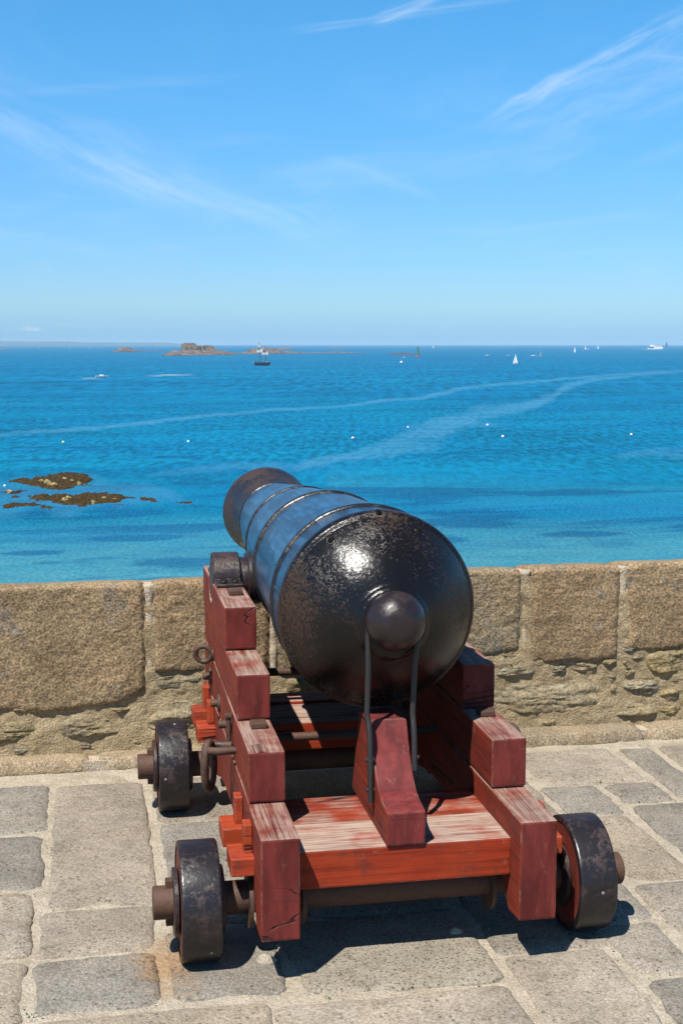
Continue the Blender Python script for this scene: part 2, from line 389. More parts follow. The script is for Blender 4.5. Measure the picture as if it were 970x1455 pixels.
def breech_mat():
    m, t = material('rust_flecked_black_gun_paint')
    t.pos = t.vmath('ADD', t.pos, (0.33, 0.1, 0.12))
    a = t.noise(t.pos, 4.2, 3, 0.55); b = t.noise(t.pos, 75, 6, 0.8, 0.2); c = t.noise(t.pos, 150, 3, 0.7)
    v = t.math('ADD', t.math('MULTIPLY', a, 0.42), t.math('ADD', t.math('MULTIPLY', b, 0.42), t.math('MULTIPLY', c, 0.16)))
    mk = t.step(v, 0.505, 0.60)
    rust = t.mix(t.step(c, 0.3, 0.7), (0.030, 0.018, 0.013), (0.100, 0.060, 0.040))
    col = t.mix(t.math('MULTIPLY', mk, 0.72), t.mix(a, (0.005, 0.005, 0.006), (0.011, 0.008, 0.007)), rust)
    brush = t.noise(t.pos, 60, 4, 0.62, 2.0)
    h = t.math('ADD', t.math('MULTIPLY', brush, 0.8), t.math('MULTIPLY', t.math('MULTIPLY', mk, b), 1.2))
    fin(t, col, t.math('MULTIPLY_ADD', mk, 0.25, 0.22), t.bump(h, 0.30, 0.004), 0, t.math('MULTIPLY_ADD', mk, -0.20, 0.32)); return m
M['breech'] = breech_mat()
def barrel_mat():
    m, t = material('blue_black_gun_paint')
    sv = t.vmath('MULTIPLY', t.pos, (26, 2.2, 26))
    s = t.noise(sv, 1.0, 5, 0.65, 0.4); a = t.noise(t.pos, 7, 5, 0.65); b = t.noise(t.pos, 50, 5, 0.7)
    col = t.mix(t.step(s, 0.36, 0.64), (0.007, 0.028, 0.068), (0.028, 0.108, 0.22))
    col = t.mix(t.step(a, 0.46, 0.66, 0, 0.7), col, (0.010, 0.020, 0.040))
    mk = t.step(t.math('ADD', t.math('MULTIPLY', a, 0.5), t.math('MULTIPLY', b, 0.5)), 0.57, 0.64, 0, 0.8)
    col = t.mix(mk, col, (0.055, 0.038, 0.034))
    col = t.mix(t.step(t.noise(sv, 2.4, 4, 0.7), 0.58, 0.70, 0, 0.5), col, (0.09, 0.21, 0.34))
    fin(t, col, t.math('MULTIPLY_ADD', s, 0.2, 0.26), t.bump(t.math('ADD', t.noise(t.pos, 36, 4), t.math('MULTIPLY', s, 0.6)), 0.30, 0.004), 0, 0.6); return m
M['barrel'] = barrel_mat()
M['muzzle'] = iron('rust_browned_muzzle_paint', (0.016, 0.013, 0.015), (0.060, 0.034, 0.027), 0.17, 0.40, 0.4, 30)
M['band'] = iron('dark_band_iron', (0.014, 0.014, 0.018), (0.060, 0.040, 0.032), 0.10, 0.30, 0.4, 40)
M['dark'] = plain('dark_openings', (0.008, 0.007, 0.006), 0.9, 0.1)  # near-black bore; also painted shade of sight holes, notch and fort openings

# ------------------------------------------------------------------ sea, shore, far land
def water_mat():
    m, t = material('sea_water')
    sl = t.attr('slick'); sh = t.attr('shallow'); wd = t.attr('weed'); fo = t.attr('foam')
    far = t.attr('far')
    P2 = t.vmath('MULTIPLY', t.pos, (1, 1, 0))
    n1 = t.noise(t.vmath('MULTIPLY', P2, (0.45, 1.0, 0)), 0.05, 5, 0.62); n2 = t.noise(t.vmath('MULTIPLY', P2, (0.35, 1.0, 0)), 0.011, 4, 0.6)
    n3 = t.noise(t.vmath('MULTIPLY', P2, (0.5, 1, 0)), 0.42, 4, 0.65)
    deep = t.mix(t.step(n2, 0.35, 0.65), (0.0010, 0.154, 0.320), (0.0015, 0.194, 0.362))
    deep = t.mix(t.step(n1, 0.42, 0.70, 0, 0.6), deep, (0.0010, 0.128, 0.295))
    teal = t.mix(t.step(n1, 0.35, 0.7), (0.0020, 0.200, 0.325), (0.003, 0.168, 0.335))
    col = t.mix(t.step(far, 0.0, 1.0), t.mix(0.55, teal, deep), deep)
    sand = t.mix(t.step(n3, 0.3, 0.7), (0.070, 0.275, 0.345), (0.042, 0.235, 0.33))
    col = t.mix(sh, col, sand)
    # eelgrass and weed beds seen through the shallow water
    w1 = t.noise(t.vmath('MULTIPLY', P2, (0.35, 1.0, 0)), 0.09, 5, 0.66, 0.6)
    wm = t.math('MULTIPLY', t.step(w1, 0.50, 0.58), t.step(wd, 0.25, 0.8))
    wm = t.math('MAXIMUM', wm, t.step(t.math('ADD', t.attr('patch'), t.math('MULTIPLY', t.math('SUBTRACT', w1, 0.5), 5.5)), 0.35, 0.85))
    col = t.mix(t.math('MULTIPLY', wm, 0.66), col, (0.005, 0.092, 0.225))
    # wind ripples: their light and shade painted in as short flecks
    # crests close up, wind lanes further out (drawn out along the wind, away from the shore)
    dist = t.vmath('LENGTH', P2, None, 1)
    wr = t.n.new('ShaderNodeVectorRotate'); wr.rotation_type = 'Z_AXIS'; wr.inputs['Angle'].default_value = math.radians(12); t.l.new(P2, wr.inputs['Vector'])
    WD = wr.outputs[0]
    r1 = t.noise(t.vmath('MULTIPLY', WD, (1.0, 0.55, 0)), 3.6, 3, 0.75)
    r2 = t.noise(t.vmath('MULTIPLY', WD, (1.0, 0.26, 0)), 0.95, 3, 0.75)
    r3 = t.noise(t.vmath('MULTIPLY', WD, (1.0, 0.11, 0)), 0.34, 4, 0.75)
    r4 = t.noise(t.vmath('MULTIPLY', P2, (0.30, 0.5, 0)), 0.075, 4, 0.7)
    wa = t.step(dist, 190, 110); wc = t.step(dist, 260, 520); wb = t.math('SUBTRACT', t.math('SUBTRACT', 1.0, wa), wc)
    rip = t.math('ADD', t.math('MULTIPLY', r1, wa), t.math('ADD', t.math('MULTIPLY', r2, wb), t.math('MULTIPLY', r3, wc)))
    rip = t.math('ADD', t.math('MULTIPLY', rip, 0.74), t.math('MULTIPLY', r4, 0.26))
    calm = t.math('MAXIMUM', sl, t.math('MULTIPLY', sh, 0.9))
    amp = t.math('MULTIPLY_ADD', calm, -0.46, 0.86)
    k = t.math('MULTIPLY_ADD', t.math('SUBTRACT', t.step(rip, 0.36, 0.64), 0.5), amp, 1.0)
    col = t.mix(1.0, col, t.comb(k, k, k), 'MULTIPLY')
    sln = t.math('MULTIPLY', sl, t.step(t.noise(t.vmath('MULTIPLY', P2, (0.4, 1, 0)), 0.08, 5, 0.65), 0.28, 0.55, 0.45, 1.0))
    sln = t.math('MULTIPLY', sln, t.step(rip, 0.36, 0.58, 0.35, 1.0))
    col = t.mix(t.math('MULTIPLY', sln, 0.52), col, (0.075, 0.295, 0.46))  # sky sheen of the smooth lanes painted paler into the water
    col = t.mix(t.math('MULTIPLY', fo, t.step(r2, 0.35, 0.5, 0.0, 0.6)), col, (0.62, 0.70, 0.74))
    h = t.math('ADD', t.math('MULTIPLY', r1, 0.15), r2)
    nrm = t.bump(h, 0.5, t.math('MULTIPLY_ADD', calm, -0.4, 0.6))
    t.n.remove(t.b)
    df = t.n.new('ShaderNodeBsdfDiffuse'); t.put(df.inputs[0], t.vmath('SCALE', col, 0.615)); t.l.new(nrm, df.inputs['Normal'])
    gl = t.n.new('ShaderNodeBsdfGlossy'); gl.inputs['Color'].default_value = (1, 1, 1, 1); gl.inputs['Roughness'].default_value = 0.30
    t.l.new(nrm, gl.inputs['Normal'])
    mx = t.n.new('ShaderNodeMixShader'); t.put(mx.inputs[0], t.math('MULTIPLY_ADD', sln, 0.06, 0.032))
    t.l.new(df.outputs[0], mx.inputs[1]); t.l.new(gl.outputs[0], mx.inputs[2]); t.l.new(mx.outputs[0], t.out.inputs[0])
    return m
SLICKS = [  # (azimuth, distance, half width) along each smooth lane
    [(-5.02, 218.1, 5.1), (-3.87, 223.8, 5.4), (1.39, 244.4, 6.6), (7.56, 295.7, 7.1), (10.45, 315.5, 7.3), (14.09, 365.9, 12.4), (15.3, 415.6, 19.4), (16.5, 464.8, 20.1), (18.89, 528.6, 20.6), (21.83, 641.5, 22.4), (24.71, 750.2, 30.5), (28, 860, 27.1)],
    [(8.0, 154.7, 3.5), (11.06, 174.2, 9.3), (12.89, 191.3, 15.8), (14.71, 229.9, 32.6), (16.51, 281.9, 28.2), (18.31, 318.3, 23.3), (19.64, 374.7, 30.5), (20.08, 453.6, 38.4), (21.25, 552.9, 40.7), (22.99, 644.2, 30.6), (24.99, 713.9, 18.1)],
    [(13.0, 232.0, 4.0), (13.8, 236.0, 9.0), (16.0, 243.0, 9.0), (17.8, 246.0, 5.0)],
    [(22.0, 175.0, 3.0), (24.0, 184.0, 8.0), (26.5, 186.0, 12.0), (30, 190.0, 12.0)],
    [(2.0, 150.0, 1.5), (6.0, 160.0, 6.0), (9.0, 158.0, 4.0)],
    [(-6.0, 132.0, 14.0), (-1.0, 134.0, 16.0), (2.0, 132.0, 10.0), (4.0, 128.0, 3.0)]]
FOAM = [[(2.17, 622.1, 8.3), (3.21, 634.5, 11.2), (4.41, 632.9, 6.6)], [(-0.57, 576.4, 8.4), (-0.04, 581.2, 16.4), (0.38, 586.4, 10.4)],
        [(23.1, 3650, 260), (23.6, 3660, 330), (24.3, 3660, 160)]]
def build_sea():
    az = np.concatenate([np.arange(-180, -9, 6.0), np.arange(-9, 31, 0.11), np.arange(31, 180, 6.0)])
    s = np.concatenate([np.linspace(900, 352, 40), np.linspace(350, 24, 270), np.linspace(23.5, 1.85, 46)])
    r = 14.7*1880/s
    A, R = np.meshgrid(az, r); a = np.radians(A)
    V = np.stack([R*np.sin(a), R*np.cos(a), np.full_like(R, SEA_Z)], -1)
    nr, na = A.shape; i = np.arange(nr-1)[:, None]*na; j = np.arange(na)[None, :]; j2 = (j+1) % na
    F = np.stack([i+j, i+na+j, i+na+j2, i+j2], -1).reshape(-1, 4)[:, ::-1]
    X, Y = V[..., 0], V[..., 1]
    wob = fbm(np.stack([A*0.8, np.log(R)*9, 0*A], -1), 4)
    wob2 = fbm(np.stack([A*2.2, 0*A, 0*A+9], -1), 4)
    def lane(L, wo=0.5):
        L = np.array(L); rc = np.interp(A, L[:, 0], L[:, 1])*(1+0.012*wob2); hw = np.interp(A, L[:, 0], L[:, 2])
        d = (R-rc)/hw + wob*wo
        ends = np.clip((A-L[0, 0])/0.8+0.02, 0, 1)*np.clip((L[-1, 0]-A)/0.8+0.02, 0, 1)
        return np.clip(1.35-np.abs(d)**1.5, 0, 1)*ends
    sl = np.zeros_like(R)
    for k, L in enumerate(SLICKS): sl = np.maximum(sl, lane(L, 0.9)*(1.0, 1.0, 0.6, 0.55, 0.5, 0.55)[k])
    fo = np.zeros_like(R)
    for L in FOAM: fo = np.maximum(fo, lane(L, 0.3))
    shore = 84 + 5*fbm(np.stack([X*0.02, Y*0.02, 0*X], -1), 3)
    big = fbm(np.stack([X*0.016, Y*0.03, 0*X+4], -1), 4)
    sh = np.clip(1.15-(R-shore)/26 + big*0.75, 0, 1)
    sh = np.maximum(sh, np.clip(0.34-np.abs(R-138)/60 + big*0.5, 0, 0.4)*(A > 10))
    wd = np.clip(1-np.abs(R-122)/52, 0, 1)*0.95
    pa = np.zeros_like(R)
    for (x, y, rx, ry) in ((-2.5, 91.2, 4, 2), (-4.5, 95, 3, 1.6), (29, 105, 7, 4), (33, 109, 6, 4), (25.5, 97, 3, 3), (6.9, 106, 5, 3), (3, 101, 4, 2), (48, 124, 8, 5), (37, 97, 4, 2)):
        pa = np.maximum(pa, np.clip(1.2-((X-x)/rx)**2-((Y-y)/ry)**2, 0, 1))
    far = np.clip((R-125)/420, 0, 1)
    o = arr_obj('sea', V.reshape(-1, 3), F, water_mat(), smooth=True,
                attrs={'slick': sl.ravel(), 'foam': fo.ravel(), 'shallow': sh.ravel(), 'weed': wd.ravel(), 'patch': pa.ravel(), 'far': far.ravel()})
    tag(o, kind='structure')
build_sea()

def sheet(name, X0, X1, Y0, Y1, nx, ny, zf, mat, parent=None, smooth=True):
    x = np.linspace(X0, X1, nx); y = np.linspace(Y0, Y1, ny); X, Y = np.meshgrid(x, y)
    V = np.stack([X, Y, zf(X, Y)], -1)
    i = (np.arange(ny-1)[:, None]*nx + np.arange(nx-1)[None, :]).ravel()
    F = np.stack([i, i+1, i+nx+1, i+nx], -1)
    return arr_obj(name, V.reshape(-1, 3), F, mat, parent, smooth=smooth)
# beach at the foot of the rampart, running out under the water
tag(sheet('beach', -160, 220, 5.8, 46, 120, 14, lambda X, Y: -11.2 - (Y-5.8)*0.055 + 0.15*fbm(np.stack([X*.1, Y*.2, 0*X], -1), 3),
          plain('sand', (0.50, 0.42, 0.30), 0.95, 0.1, 0.15, 3)), kind='structure')
tag(obj('rampart', box(-30, 45, -40, 5.62, -14.0, -0.06), M['rubble']), kind='structure')

hazy_land = plain('far_land', (0.065, 0.095, 0.055), 0.95, 0.1, 0.5, 0.004)
def hill(name, pts, r, depth):
    """low coast seen edge-on: (azimuth, height) ridge at distance r, with its slopes"""
    pts = np.array(pts); A = np.linspace(pts[0, 0], pts[-1, 0], 160); H = np.interp(A, pts[:, 0], pts[:, 1])
    H = np.maximum(H*(1+0.16*fbm(np.stack([A*3.0, 0*A, 0*A], -1), 4)), 0.2)
    prof = [(-depth, -0.5), (-depth*0.92, 0.22), (-depth*0.5, 0.62), (-depth*0.2, 0.93), (0, 1.0), (depth*0.4, 0.7), (depth, -0.5)]
    V = []
    for d, k in prof:
        a = np.radians(A); rr = r + d
        z = SEA_Z + np.where(k > 0, H*k, -2.0)
        V.append(np.stack([rr*np.sin(a), rr*np.cos(a), z], -1))
    V = np.concatenate(V); n = len(A); F = []
    for k in range(len(prof)-1):
        i = np.arange(n-1)+k*n; F.append(np.stack([i, i+1, i+n+1, i+n], -1))
    o = arr_obj(name, V, np.concatenate(F), hazy_land); tag(o, kind='structure'); return o
hill('hills', [(-9, 22), (-6, 36), (-3.6, 40), (-1.9, 41), (-1.3, 36), (0.2, 29), (1.8, 28), (3.2, 24), (4.0, 12), (4.6, 1)], 13200, 700)

rock_grey = plain('sea_rock', (0.155, 0.115, 0.090), 0.9, 0.2, 0.5, 0.10)
def rock_mass(name, spine, mat, seed, label=None, cat='rock', n=40, m=14, parent=None, group=None, z0=SEA_Z, rough=0.4):
    """rock ridge: spine of (x, y, half width, height)"""
    S = np.array(spine, float); tt = np.linspace(0, 1, n); k = np.linspace(0, 1, len(S))
    C_ = np.stack([np.interp(tt, k, S[:, c]) for c in range(4)], -1)
    dx = np.gradient(C_[:, 0]); dy = np.gradient(C_[:, 1]); L = np.hypot(dx, dy); nx, ny = -dy/L, dx/L
    V = []
    for i in range(n):
        for j in range(m):
            u = -1 + 2*j/(m-1); w = C_[i, 2]*(0.25 + 0.75*math.sin(math.pi*min(max(tt[i], 0.015), 0.985)))
            V.append((C_[i, 0]+nx[i]*u*w, C_[i, 1]+ny[i]*u*w, C_[i, 3]*(max(0, 1-abs(u)**1.8)), w, u))
    V = np.array(V); sc_ = 2.2/max(C_[:, 2].max(), 1e-3)
    nz = fbm(np.stack([V[:, 0]*sc_+seed, V[:, 1]*sc_, 0*V[:, 0]], -1), 5, 0.6)
    h = np.where(np.abs(V[:, 4]) > 0.99, -0.3*C_[:, 3].max()-0.1, V[:, 2]*(1+rough*nz*2)-0.02*C_[:, 3].max())
    P = np.stack([V[:, 0]+nz*0.12*V[:, 3], V[:, 1]+nz*0.12*V[:, 3], z0+h], -1)
    F = [(i*m+j, (i+1)*m+j, (i+1)*m+j+1, i*m+j+1) for i in range(n-1) for j in range(m-1)]
    o = arr_obj(name, P, F, mat, parent, loc=(C_[n//2, 0], C_[n//2, 1], z0), smooth=False)
    if label: tag(o, label, cat, group)
    return o
# the fort on its islet
isl = rock_mass('rocky_islet', [(86, 1652, 6, 1.0), (106, 1690, 22, 3.2), (122, 1735, 42, 7.5), (140, 1770, 44, 8.5), (160, 1835, 40, 6.5), (190, 1900, 30, 3.0), (215, 1930, 22, 1.5)], rock_grey, 3,
          'long brown rocky islet carrying a squat stone fort', 'islet', n=90, m=22)
isl2 = rock_mass('rocky_islet', [(205, 1930, 8, 1.0), (226, 1945, 22, 5.0), (243, 1960, 26, 8.0), (258, 1980, 26, 8.0), (282, 2010, 18, 3.5), (330, 2060, 10, 1.6), (390, 2100, 9, 1.9), (440, 2125, 6, 0.8)], rock_grey, 9,
          'low purplish rock islet behind the tall ship, tailing into a thin reef', 'islet', n=110, m=18)
fstone = plain('fort_stone', (0.22, 0.165, 0.105), 0.9, 0.2, 0.35, 0.25)
fort = empty('fort', (128, 1765, SEA_Z), 'squat grey-brown stone sea fort with a tall block and lower wing on the islet', 'fort')
def fortblock(name, x0, x1, y0, y1, z0, z1, par=None, batter=1.0):
    bm = bmesh.new()
    lo = [bm.verts.new((x, y, SEA_Z+z0)) for x, y in ((x0-batter, y0-batter), (x1+batter, y0-batter), (x1+batter, y1+batter), (x0-batter, y1+batter))]
    hi = [bm.verts.new((x, y, SEA_Z+z1)) for x, y in ((x0, y0), (x1, y0), (x1, y1), (x0, y1))]
    bm.faces.new(lo[::-1]); bm.faces.new(hi)
    for i in range(4): bm.faces.new((lo[i], lo[(i+1) % 4], hi[(i+1) % 4], hi[i]))
    return obj(name, bm, fstone, par or fort)
fortblock('bastion', 117, 134, 1745, 1775, 4, 15.0); fortblock('curtain_wall', 133.5, 151, 1752, 1790, 4, 12.2, batter=0.6)
fortblock('wing', 146, 159.5, 1770, 1800, 4, 11.4)
fortblock('parapet', 119, 132, 1748, 1760, 15.01, 15.9, batter=0); fortblock('parapet', 148, 157, 1774, 1790, 12.21, 12.9, batter=0)
for x in (121, 126.5, 139, 144.5): fortblock('embrasure_shade', x, x+1.3, 1743.4, 1752.8, 9.2, 10.6, batter=0).data.materials[0] = M['dark']  # dark blocks on the walls stand in for shaded openings
# smaller far rocks
rock_mass('rocky_islet', [(34, 2440, 6, 0.8), (48, 2465, 18, 4.5), (56, 2480, 20, 8.5), (66, 2500, 18, 6.0), (84, 2560, 12, 2.2), (120, 2720, 8, 1.2), (150, 2810, 5, .6)], rock_grey, 15, 'small humped rock islet left of the fort islet', 'islet', n=60)
rock_mass('rock_reef', [(-250, 3590, 8, 1.5), (-228, 3612, 14, 3), (-206, 3640, 6, 1)], rock_grey, 21, 'thin dark reef at the left edge of the horizon', 'reef')
rock_mass('rock_reef', [(440, 3240, 6, 1.6), (470, 3271, 14, 6), (500, 3300, 6, 1.4)], rock_grey, 22, 'small dark rock on the sea right of the tall ship mast', 'rock')
rock_mass('rock_reef', [(690, 3900, 8, 1.5), (727, 3943, 16, 4), (760, 3985, 8, 1.2)], rock_grey, 23, 'faint distant rock near the horizon, right of the small dark rock', 'rock')
rock_mass('rock_reef', [(392, 1765, 2, .4), (402, 1762, 5, 1.7), (420, 1764, 6, 2.0), (440, 1766, 4, 1.0)], plain('red_reef', (0.12, 0.055, 0.04), .9, .2, .4, .2), 24, 'low reddish reef awash beside the green beacon tower', 'reef')

# seaweed reefs close in
def weed_mat():
    m, t = material('wet_seaweed')
    a = t.noise(t.pos, 2.2, 5, 0.7); b = t.noise(t.pos, 9, 4, 0.7)
    col = t.mix(t.step(a, 0.38, 0.62), (0.040, 0.025, 0.008), (0.098, 0.062, 0.018))
    col = t.mix(t.step(b, 0.62, 0.70, 0, 0.7), col, (0.26, 0.19, 0.08))
    fin(t, col, 0.85, t.bump(b, 1.0, 0.15), 0, 0.05); return m
weedy = weed_mat(); boulder_m = plain('ochre_boulder', (0.33, 0.255, 0.12), 0.9, 0.1, 0.5, 2.0)
def reef(poly, h, seed, label, boulders=()):
    """flat weed-covered shelf inside an outline, broken by pools"""
    P = np.array(poly); x0, y0 = P.min(0); x1, y1 = P.max(0); n = 96; m = 64
    X, Y = np.meshgrid(np.linspace(x0-.4, x1+.4, n), np.linspace(y0-1.5, y1+1.5, m))
    sd = np.full(X.shape, 1e9); inside = np.zeros(X.shape, bool)
    for k in range(len(P)):
        a = P[k]; b = P[(k+1) % len(P)]; d = b-a
        s = np.clip(((X-a[0])*d[0]+(Y-a[1])*d[1])/(d@d), 0, 1)
        sd = np.minimum(sd, np.hypot(X-a[0]-d[0]*s, (Y-a[1]-d[1]*s)*0.45))
        c = (a[1] > Y) != (b[1] > Y); xi = a[0] + (Y-a[1])/(b[1]-a[1]+1e-12)*d[0]; inside ^= c & (X < xi)
    sd = np.where(inside, sd, -sd)
    nz = fbm(np.stack([X*0.9+seed, Y*0.45, 0*X], -1), 5, 0.6); fine = fbm(np.stack([X*3.2+seed, Y*1.6, 0*X], -1), 4, 0.65)
    z = SEA_Z + 0.62*h*(np.clip(sd*0.9 + nz*1.6 - 0.10, -0.6, 0.6) + 0.55*fine)
    i = (np.arange(m-1)[:, None]*n + np.arange(n-1)[None, :]).ravel(); F = np.stack([i, i+1, i+n+1, i+n], -1)
    zq = z.ravel()[F].max(1); F = F[zq > SEA_Z-0.05]
    c = (P[:, 0].mean(), P[:, 1].mean(), SEA_Z)
    o = arr_obj('seaweed_reef', np.stack([X, Y, z], -1).reshape(-1, 3), F, weedy, loc=c, smooth=False)
    tag(o, label, 'reef')
    for (bx, by, br, bh) in boulders:
        br *= .7; bh *= .7; rock_mass('boulder', [(bx-br, by-.2, br*.7, bh*.5), (bx-br*.4, by, br*1.1, bh), (bx+br*.4, by+.2, br, bh*.8), (bx+br, by, br*.5, bh*.4)], boulder_m, bx*3+by, parent=o, n=12, m=9, z0=SEA_Z+h*0.35)
reef([(-9.7, 146.0), (-7.2, 148.6), (-5.0, 152.4), (-2.7, 153.6), (-0.8, 151.6), (0.3, 145.2), (-1.1, 140.1), (-3.2, 137.7), (-5.4, 138.0), (-7.7, 142.7)], 0.55, 1, 'larger dark seaweed reef with ochre boulders, left shallows', [(-4.9, 141.5, .55, .55), (-4.3, 139.4, .75, .5), (-5.6, 143.5, .35, .3), (-1.6, 140.4, .4, .3), (-3.2, 145.5, .3, .35), (-2.4, 143.2, .28, .25)])
reef([(-6.0, 129.4), (-5.1, 132.3), (-3.4, 131.9), (-1.7, 130.9), (-0.4, 133.3), (2.0, 131.5), (3.5, 127.6), (2.2, 123.8), (-0.4, 122.7), (-2.3, 122.5), (-3.3, 125.4), (-5.3, 126.9)], 0.5, 2, 'long flat brown seaweed reef nearer the wall than the boulder reef', [(-2.8, 125.5, .45, .35), (-2.5, 127.3, .4, .3), (-0.2, 123.6, .3, .25), (0.8, 126.8, .3, .2), (1.8, 125.5, .25, .2)])
reef([(-9.3, 134.9), (-7.1, 136.2), (-7.6, 132.4)], 0.4, 3, 'small pale-topped weed rock at the left edge, above the flat reef', [(-8.4, 134.6, .45, .25)])
reef([(-8.2, 124.1), (-7.1, 126.2), (-5.0, 123.7), (-7.4, 121.9)], 0.4, 4, 'small dark weed rock at the left edge, below the flat reef')
reef([(-4.9, 122.6), (-2.6, 122.3), (-1.0, 124.3), (-4.1, 120.6)], 0.4, 5, 'thin strip of weed on the near side of the flat reef')
reef([(-7.7, 130.6), (-6.5, 131.2), (-6.8, 128.6)], 0.4, 6, 'smallest weed patch left of the flat reef')
reef([(4.6, 126.8), (5.9, 129.6), (5.4, 124.9)], 0.35, 7, 'small weed patch just right of the flat reef')
reef([(7.6, 122.9), (9.1, 123.8), (8.4, 121.6)], 0.35, 8, 'lone awash weed patch between the reefs and the cannon muzzle')

# ------------------------------------------------------------------ vessels and marks
white = plain('white_paint', (0.80, 0.80, 0.78), 0.4, 0.5, 0.05, 1); sailw = plain('sailcloth', (0.82, 0.80, 0.74), 0.8, 0.2, 0.06, 2)
dark_hull = plain('dark_hull', (0.018, 0.018, 0.024), 0.5, 0.4, 0.2, 1); spar = plain('spar', (0.16, 0.10, 0.06), 0.6, 0.3, 0.2, 2)
green_p = plain('green_paint', (0.02, 0.22, 0.11), 0.5, 0.4, 0.15, 1); red_p = plain('red_paint', (0.40, 0.05, 0.035), 0.5, 0.4, 0.15, 1)
glassm = plain('dark_window', (0.02, 0.035, 0.05), 0.15, 0.6, 0.1, 1); grey_sail = plain('grey_sailcloth', (0.42, 0.36, 0.36), 0.8, 0.2, 0.1, 2)
yellow_p = plain('yellow_buoy_paint', (0.62, 0.60, 0.12), 0.4, 0.5, 0.1, 3)
def hull_bm(L, W, H, sheer=0.25, z0=-0.3):
    bm = bmesh.new(); n = 11; rows = []
    for i in range(n):
        u = i/(n-1); w = W/2*(1-(2*u-0.75)**4*0.55 if u < 0.375 else max(0.03, 1-((u-0.375)/0.625)**2.2)); x = (u-0.5)*L
        zt = H*(1+sheer*(2*u-0.9)**2)
        rows.append([bm.verts.new(p) for p in ((x, -w, zt), (x*0.97, -w*0.82, zt*0.35), (x*0.92, -w*0.3, z0), (x*0.92, w*0.3, z0), (x*0.97, w*0.82, zt*0.35), (x, w, zt))])
    for i in range(n-1):
        for k in range(5): bm.faces.new((rows[i][k], rows[i+1][k], rows[i+1][k+1], rows[i][k+1]))
        bm.faces.new((rows[i][5], rows[i+1][5], rows[i+1][0], rows[i][0]))
    bm.faces.new(rows[0]); bm.faces.new(rows[-1]); bmesh.ops.recalc_face_normals(bm, faces=bm.faces); return bm
def sail_bm(pts, belly, th=0.04):
    """triangular or quadrilateral sail with a belly; pts lie in local XZ at given y"""
    bm = bmesh.new(); n = 6; Q = [Vector(p) for p in pts]
    if len(Q) == 3: Q = [Q[0], Q[1], Q[2], Q[2]]
    layers = []
    for off in (0, th):
        g = []
        for i in range(n+1):
            for j in range(n+1):
                u, v = i/n, j/n
                p = (Q[0]*(1-u)+Q[1]*u)*(1-v) + (Q[3]*(1-u)+Q[2]*u)*v
                g.append(bm.verts.new(p + Vector((0, belly*math.sin(math.pi*u)*math.sin(math.pi*(v*0.9+0.05))+off, 0))))
        layers.append(g)
    for g in layers:
        for i in range(n):
            for j in range(n):
                a = i*(n+1)+j; bm.faces.new((g[a], g[a+1], g[a+n+2], g[a+n+1]))
    bmesh.ops.recalc_face_normals(bm, faces=bm.faces); return bm
def place(bm, loc, rz, s=1.0):
    bm.transform(Matrix.Translation(loc) @ Matrix.Rotation(rz, 4, 'Z') @ Matrix.Scale(s, 4)); return bm
def sailboat(x, y, mast, rz, label, sail=sailw, L=None):
    loc = Vector((x, y, SEA_Z)); L = L or mast*0.62
    t = empty('sailboat', loc, label, 'sailboat', 'sailing boats out on the bay')
    P = lambda bm: place(bm, loc, rz)
    obj('hull', P(hull_bm(L, L*0.3, mast*0.085)), white, t, True, angle=40)
    obj('mast', P(cyl((L*.05, 0, 0), (L*.05, 0, mast), mast*0.009, 8)), white, t)
    obj('mainsail', P(sail_bm([(L*.03, 0, mast*.14), (-L*.42, 0, mast*.14), (L*.03, 0, mast*.98)], L*.06, mast*.004)), sail, t, True)
    obj('jib', P(sail_bm([(L*.08, 0, mast*.13), (L*.46, 0, mast*.12), (L*.08, 0, mast*.85)], L*.04, mast*.004)), sail, t, True)
    return t
sailboat(307.1, 943.1, 7.2, 2.3, 'nearest white sailboat, out on open water right of the green beacon')
sailboat(798.6, 2134.3, 9.5, 2.0, 'white sailboat standing tall below the horizon, left of the ferry')
sailboat(1200.3, 3134.7, 12.0, 1.9, 'thin white sail close under the horizon, just right of the tall white sailboat')
sailboat(1395.3, 3546.3, 11.0, 2.2, 'far white sail nearest the ferry on its left side')
sailboat(514.8, 1489.0, 7.0, 0.4, 'sailboat with a greyish sail beside a white motor boat', grey_sail)
sailboat(1053.3, 4065.2, 13.0, 1.9, 'tiny white sail on the horizon right of the green beacon')
sailboat(-161.9, 4292.6, 11.5, 1.2, 'tiny white sail under the far hills, leftmost on the horizon')
sailboat(-61.2, 3818.9, 8.5, 1.4, 'tiny white sail under the far hills, second from the left')
sailboat(-4.9, 3808.4, 8.0, 1.7, 'tiny white sail left of the small humped islet')
sailboat(207.3, 4354.7, 12.5, 1.5, 'tiny white sail between the small humped islet and the fort')
def motorboat(x, y, L, rz, label, hullm=white):
    loc = Vector((x, y, SEA_Z)); P = lambda bm: place(bm, loc, rz)
    t = empty('motorboat', loc, label, 'motorboat', 'motor boats on the bay')
    obj('hull', P(hull_bm(L, L*.32, L*.15, 0.3, -.2)), hullm, t, True, angle=40)
    obj('cabin', P(prism([(-L*.2, L*.13), (L*.16, L*.13), (L*.10, L*.26), (-L*.16, L*.27)], -L*.1, L*.1, 0, axis='Y')), white, t)
    obj('windscreen', P(prism([(L*.125, L*.165), (L*.155, L*.16), (L*.115, L*.24), (L*.095, L*.24)], -L*.09, L*.09, 0, axis='Y')), glassm, t)
    return t
motorboat(467.1, 1543.3, 6.0, 0.1, 'low white motorboat left of the other, beyond the nearest sailboat')
motorboat(492.1, 1538.6, 5.0, 0.2, 'smaller white motorboat just left of the nearest sailboat mast')
motorboat(498.4, 1466.0, 7.5, -0.1, 'white motorboat beside the greyish-sailed boat')
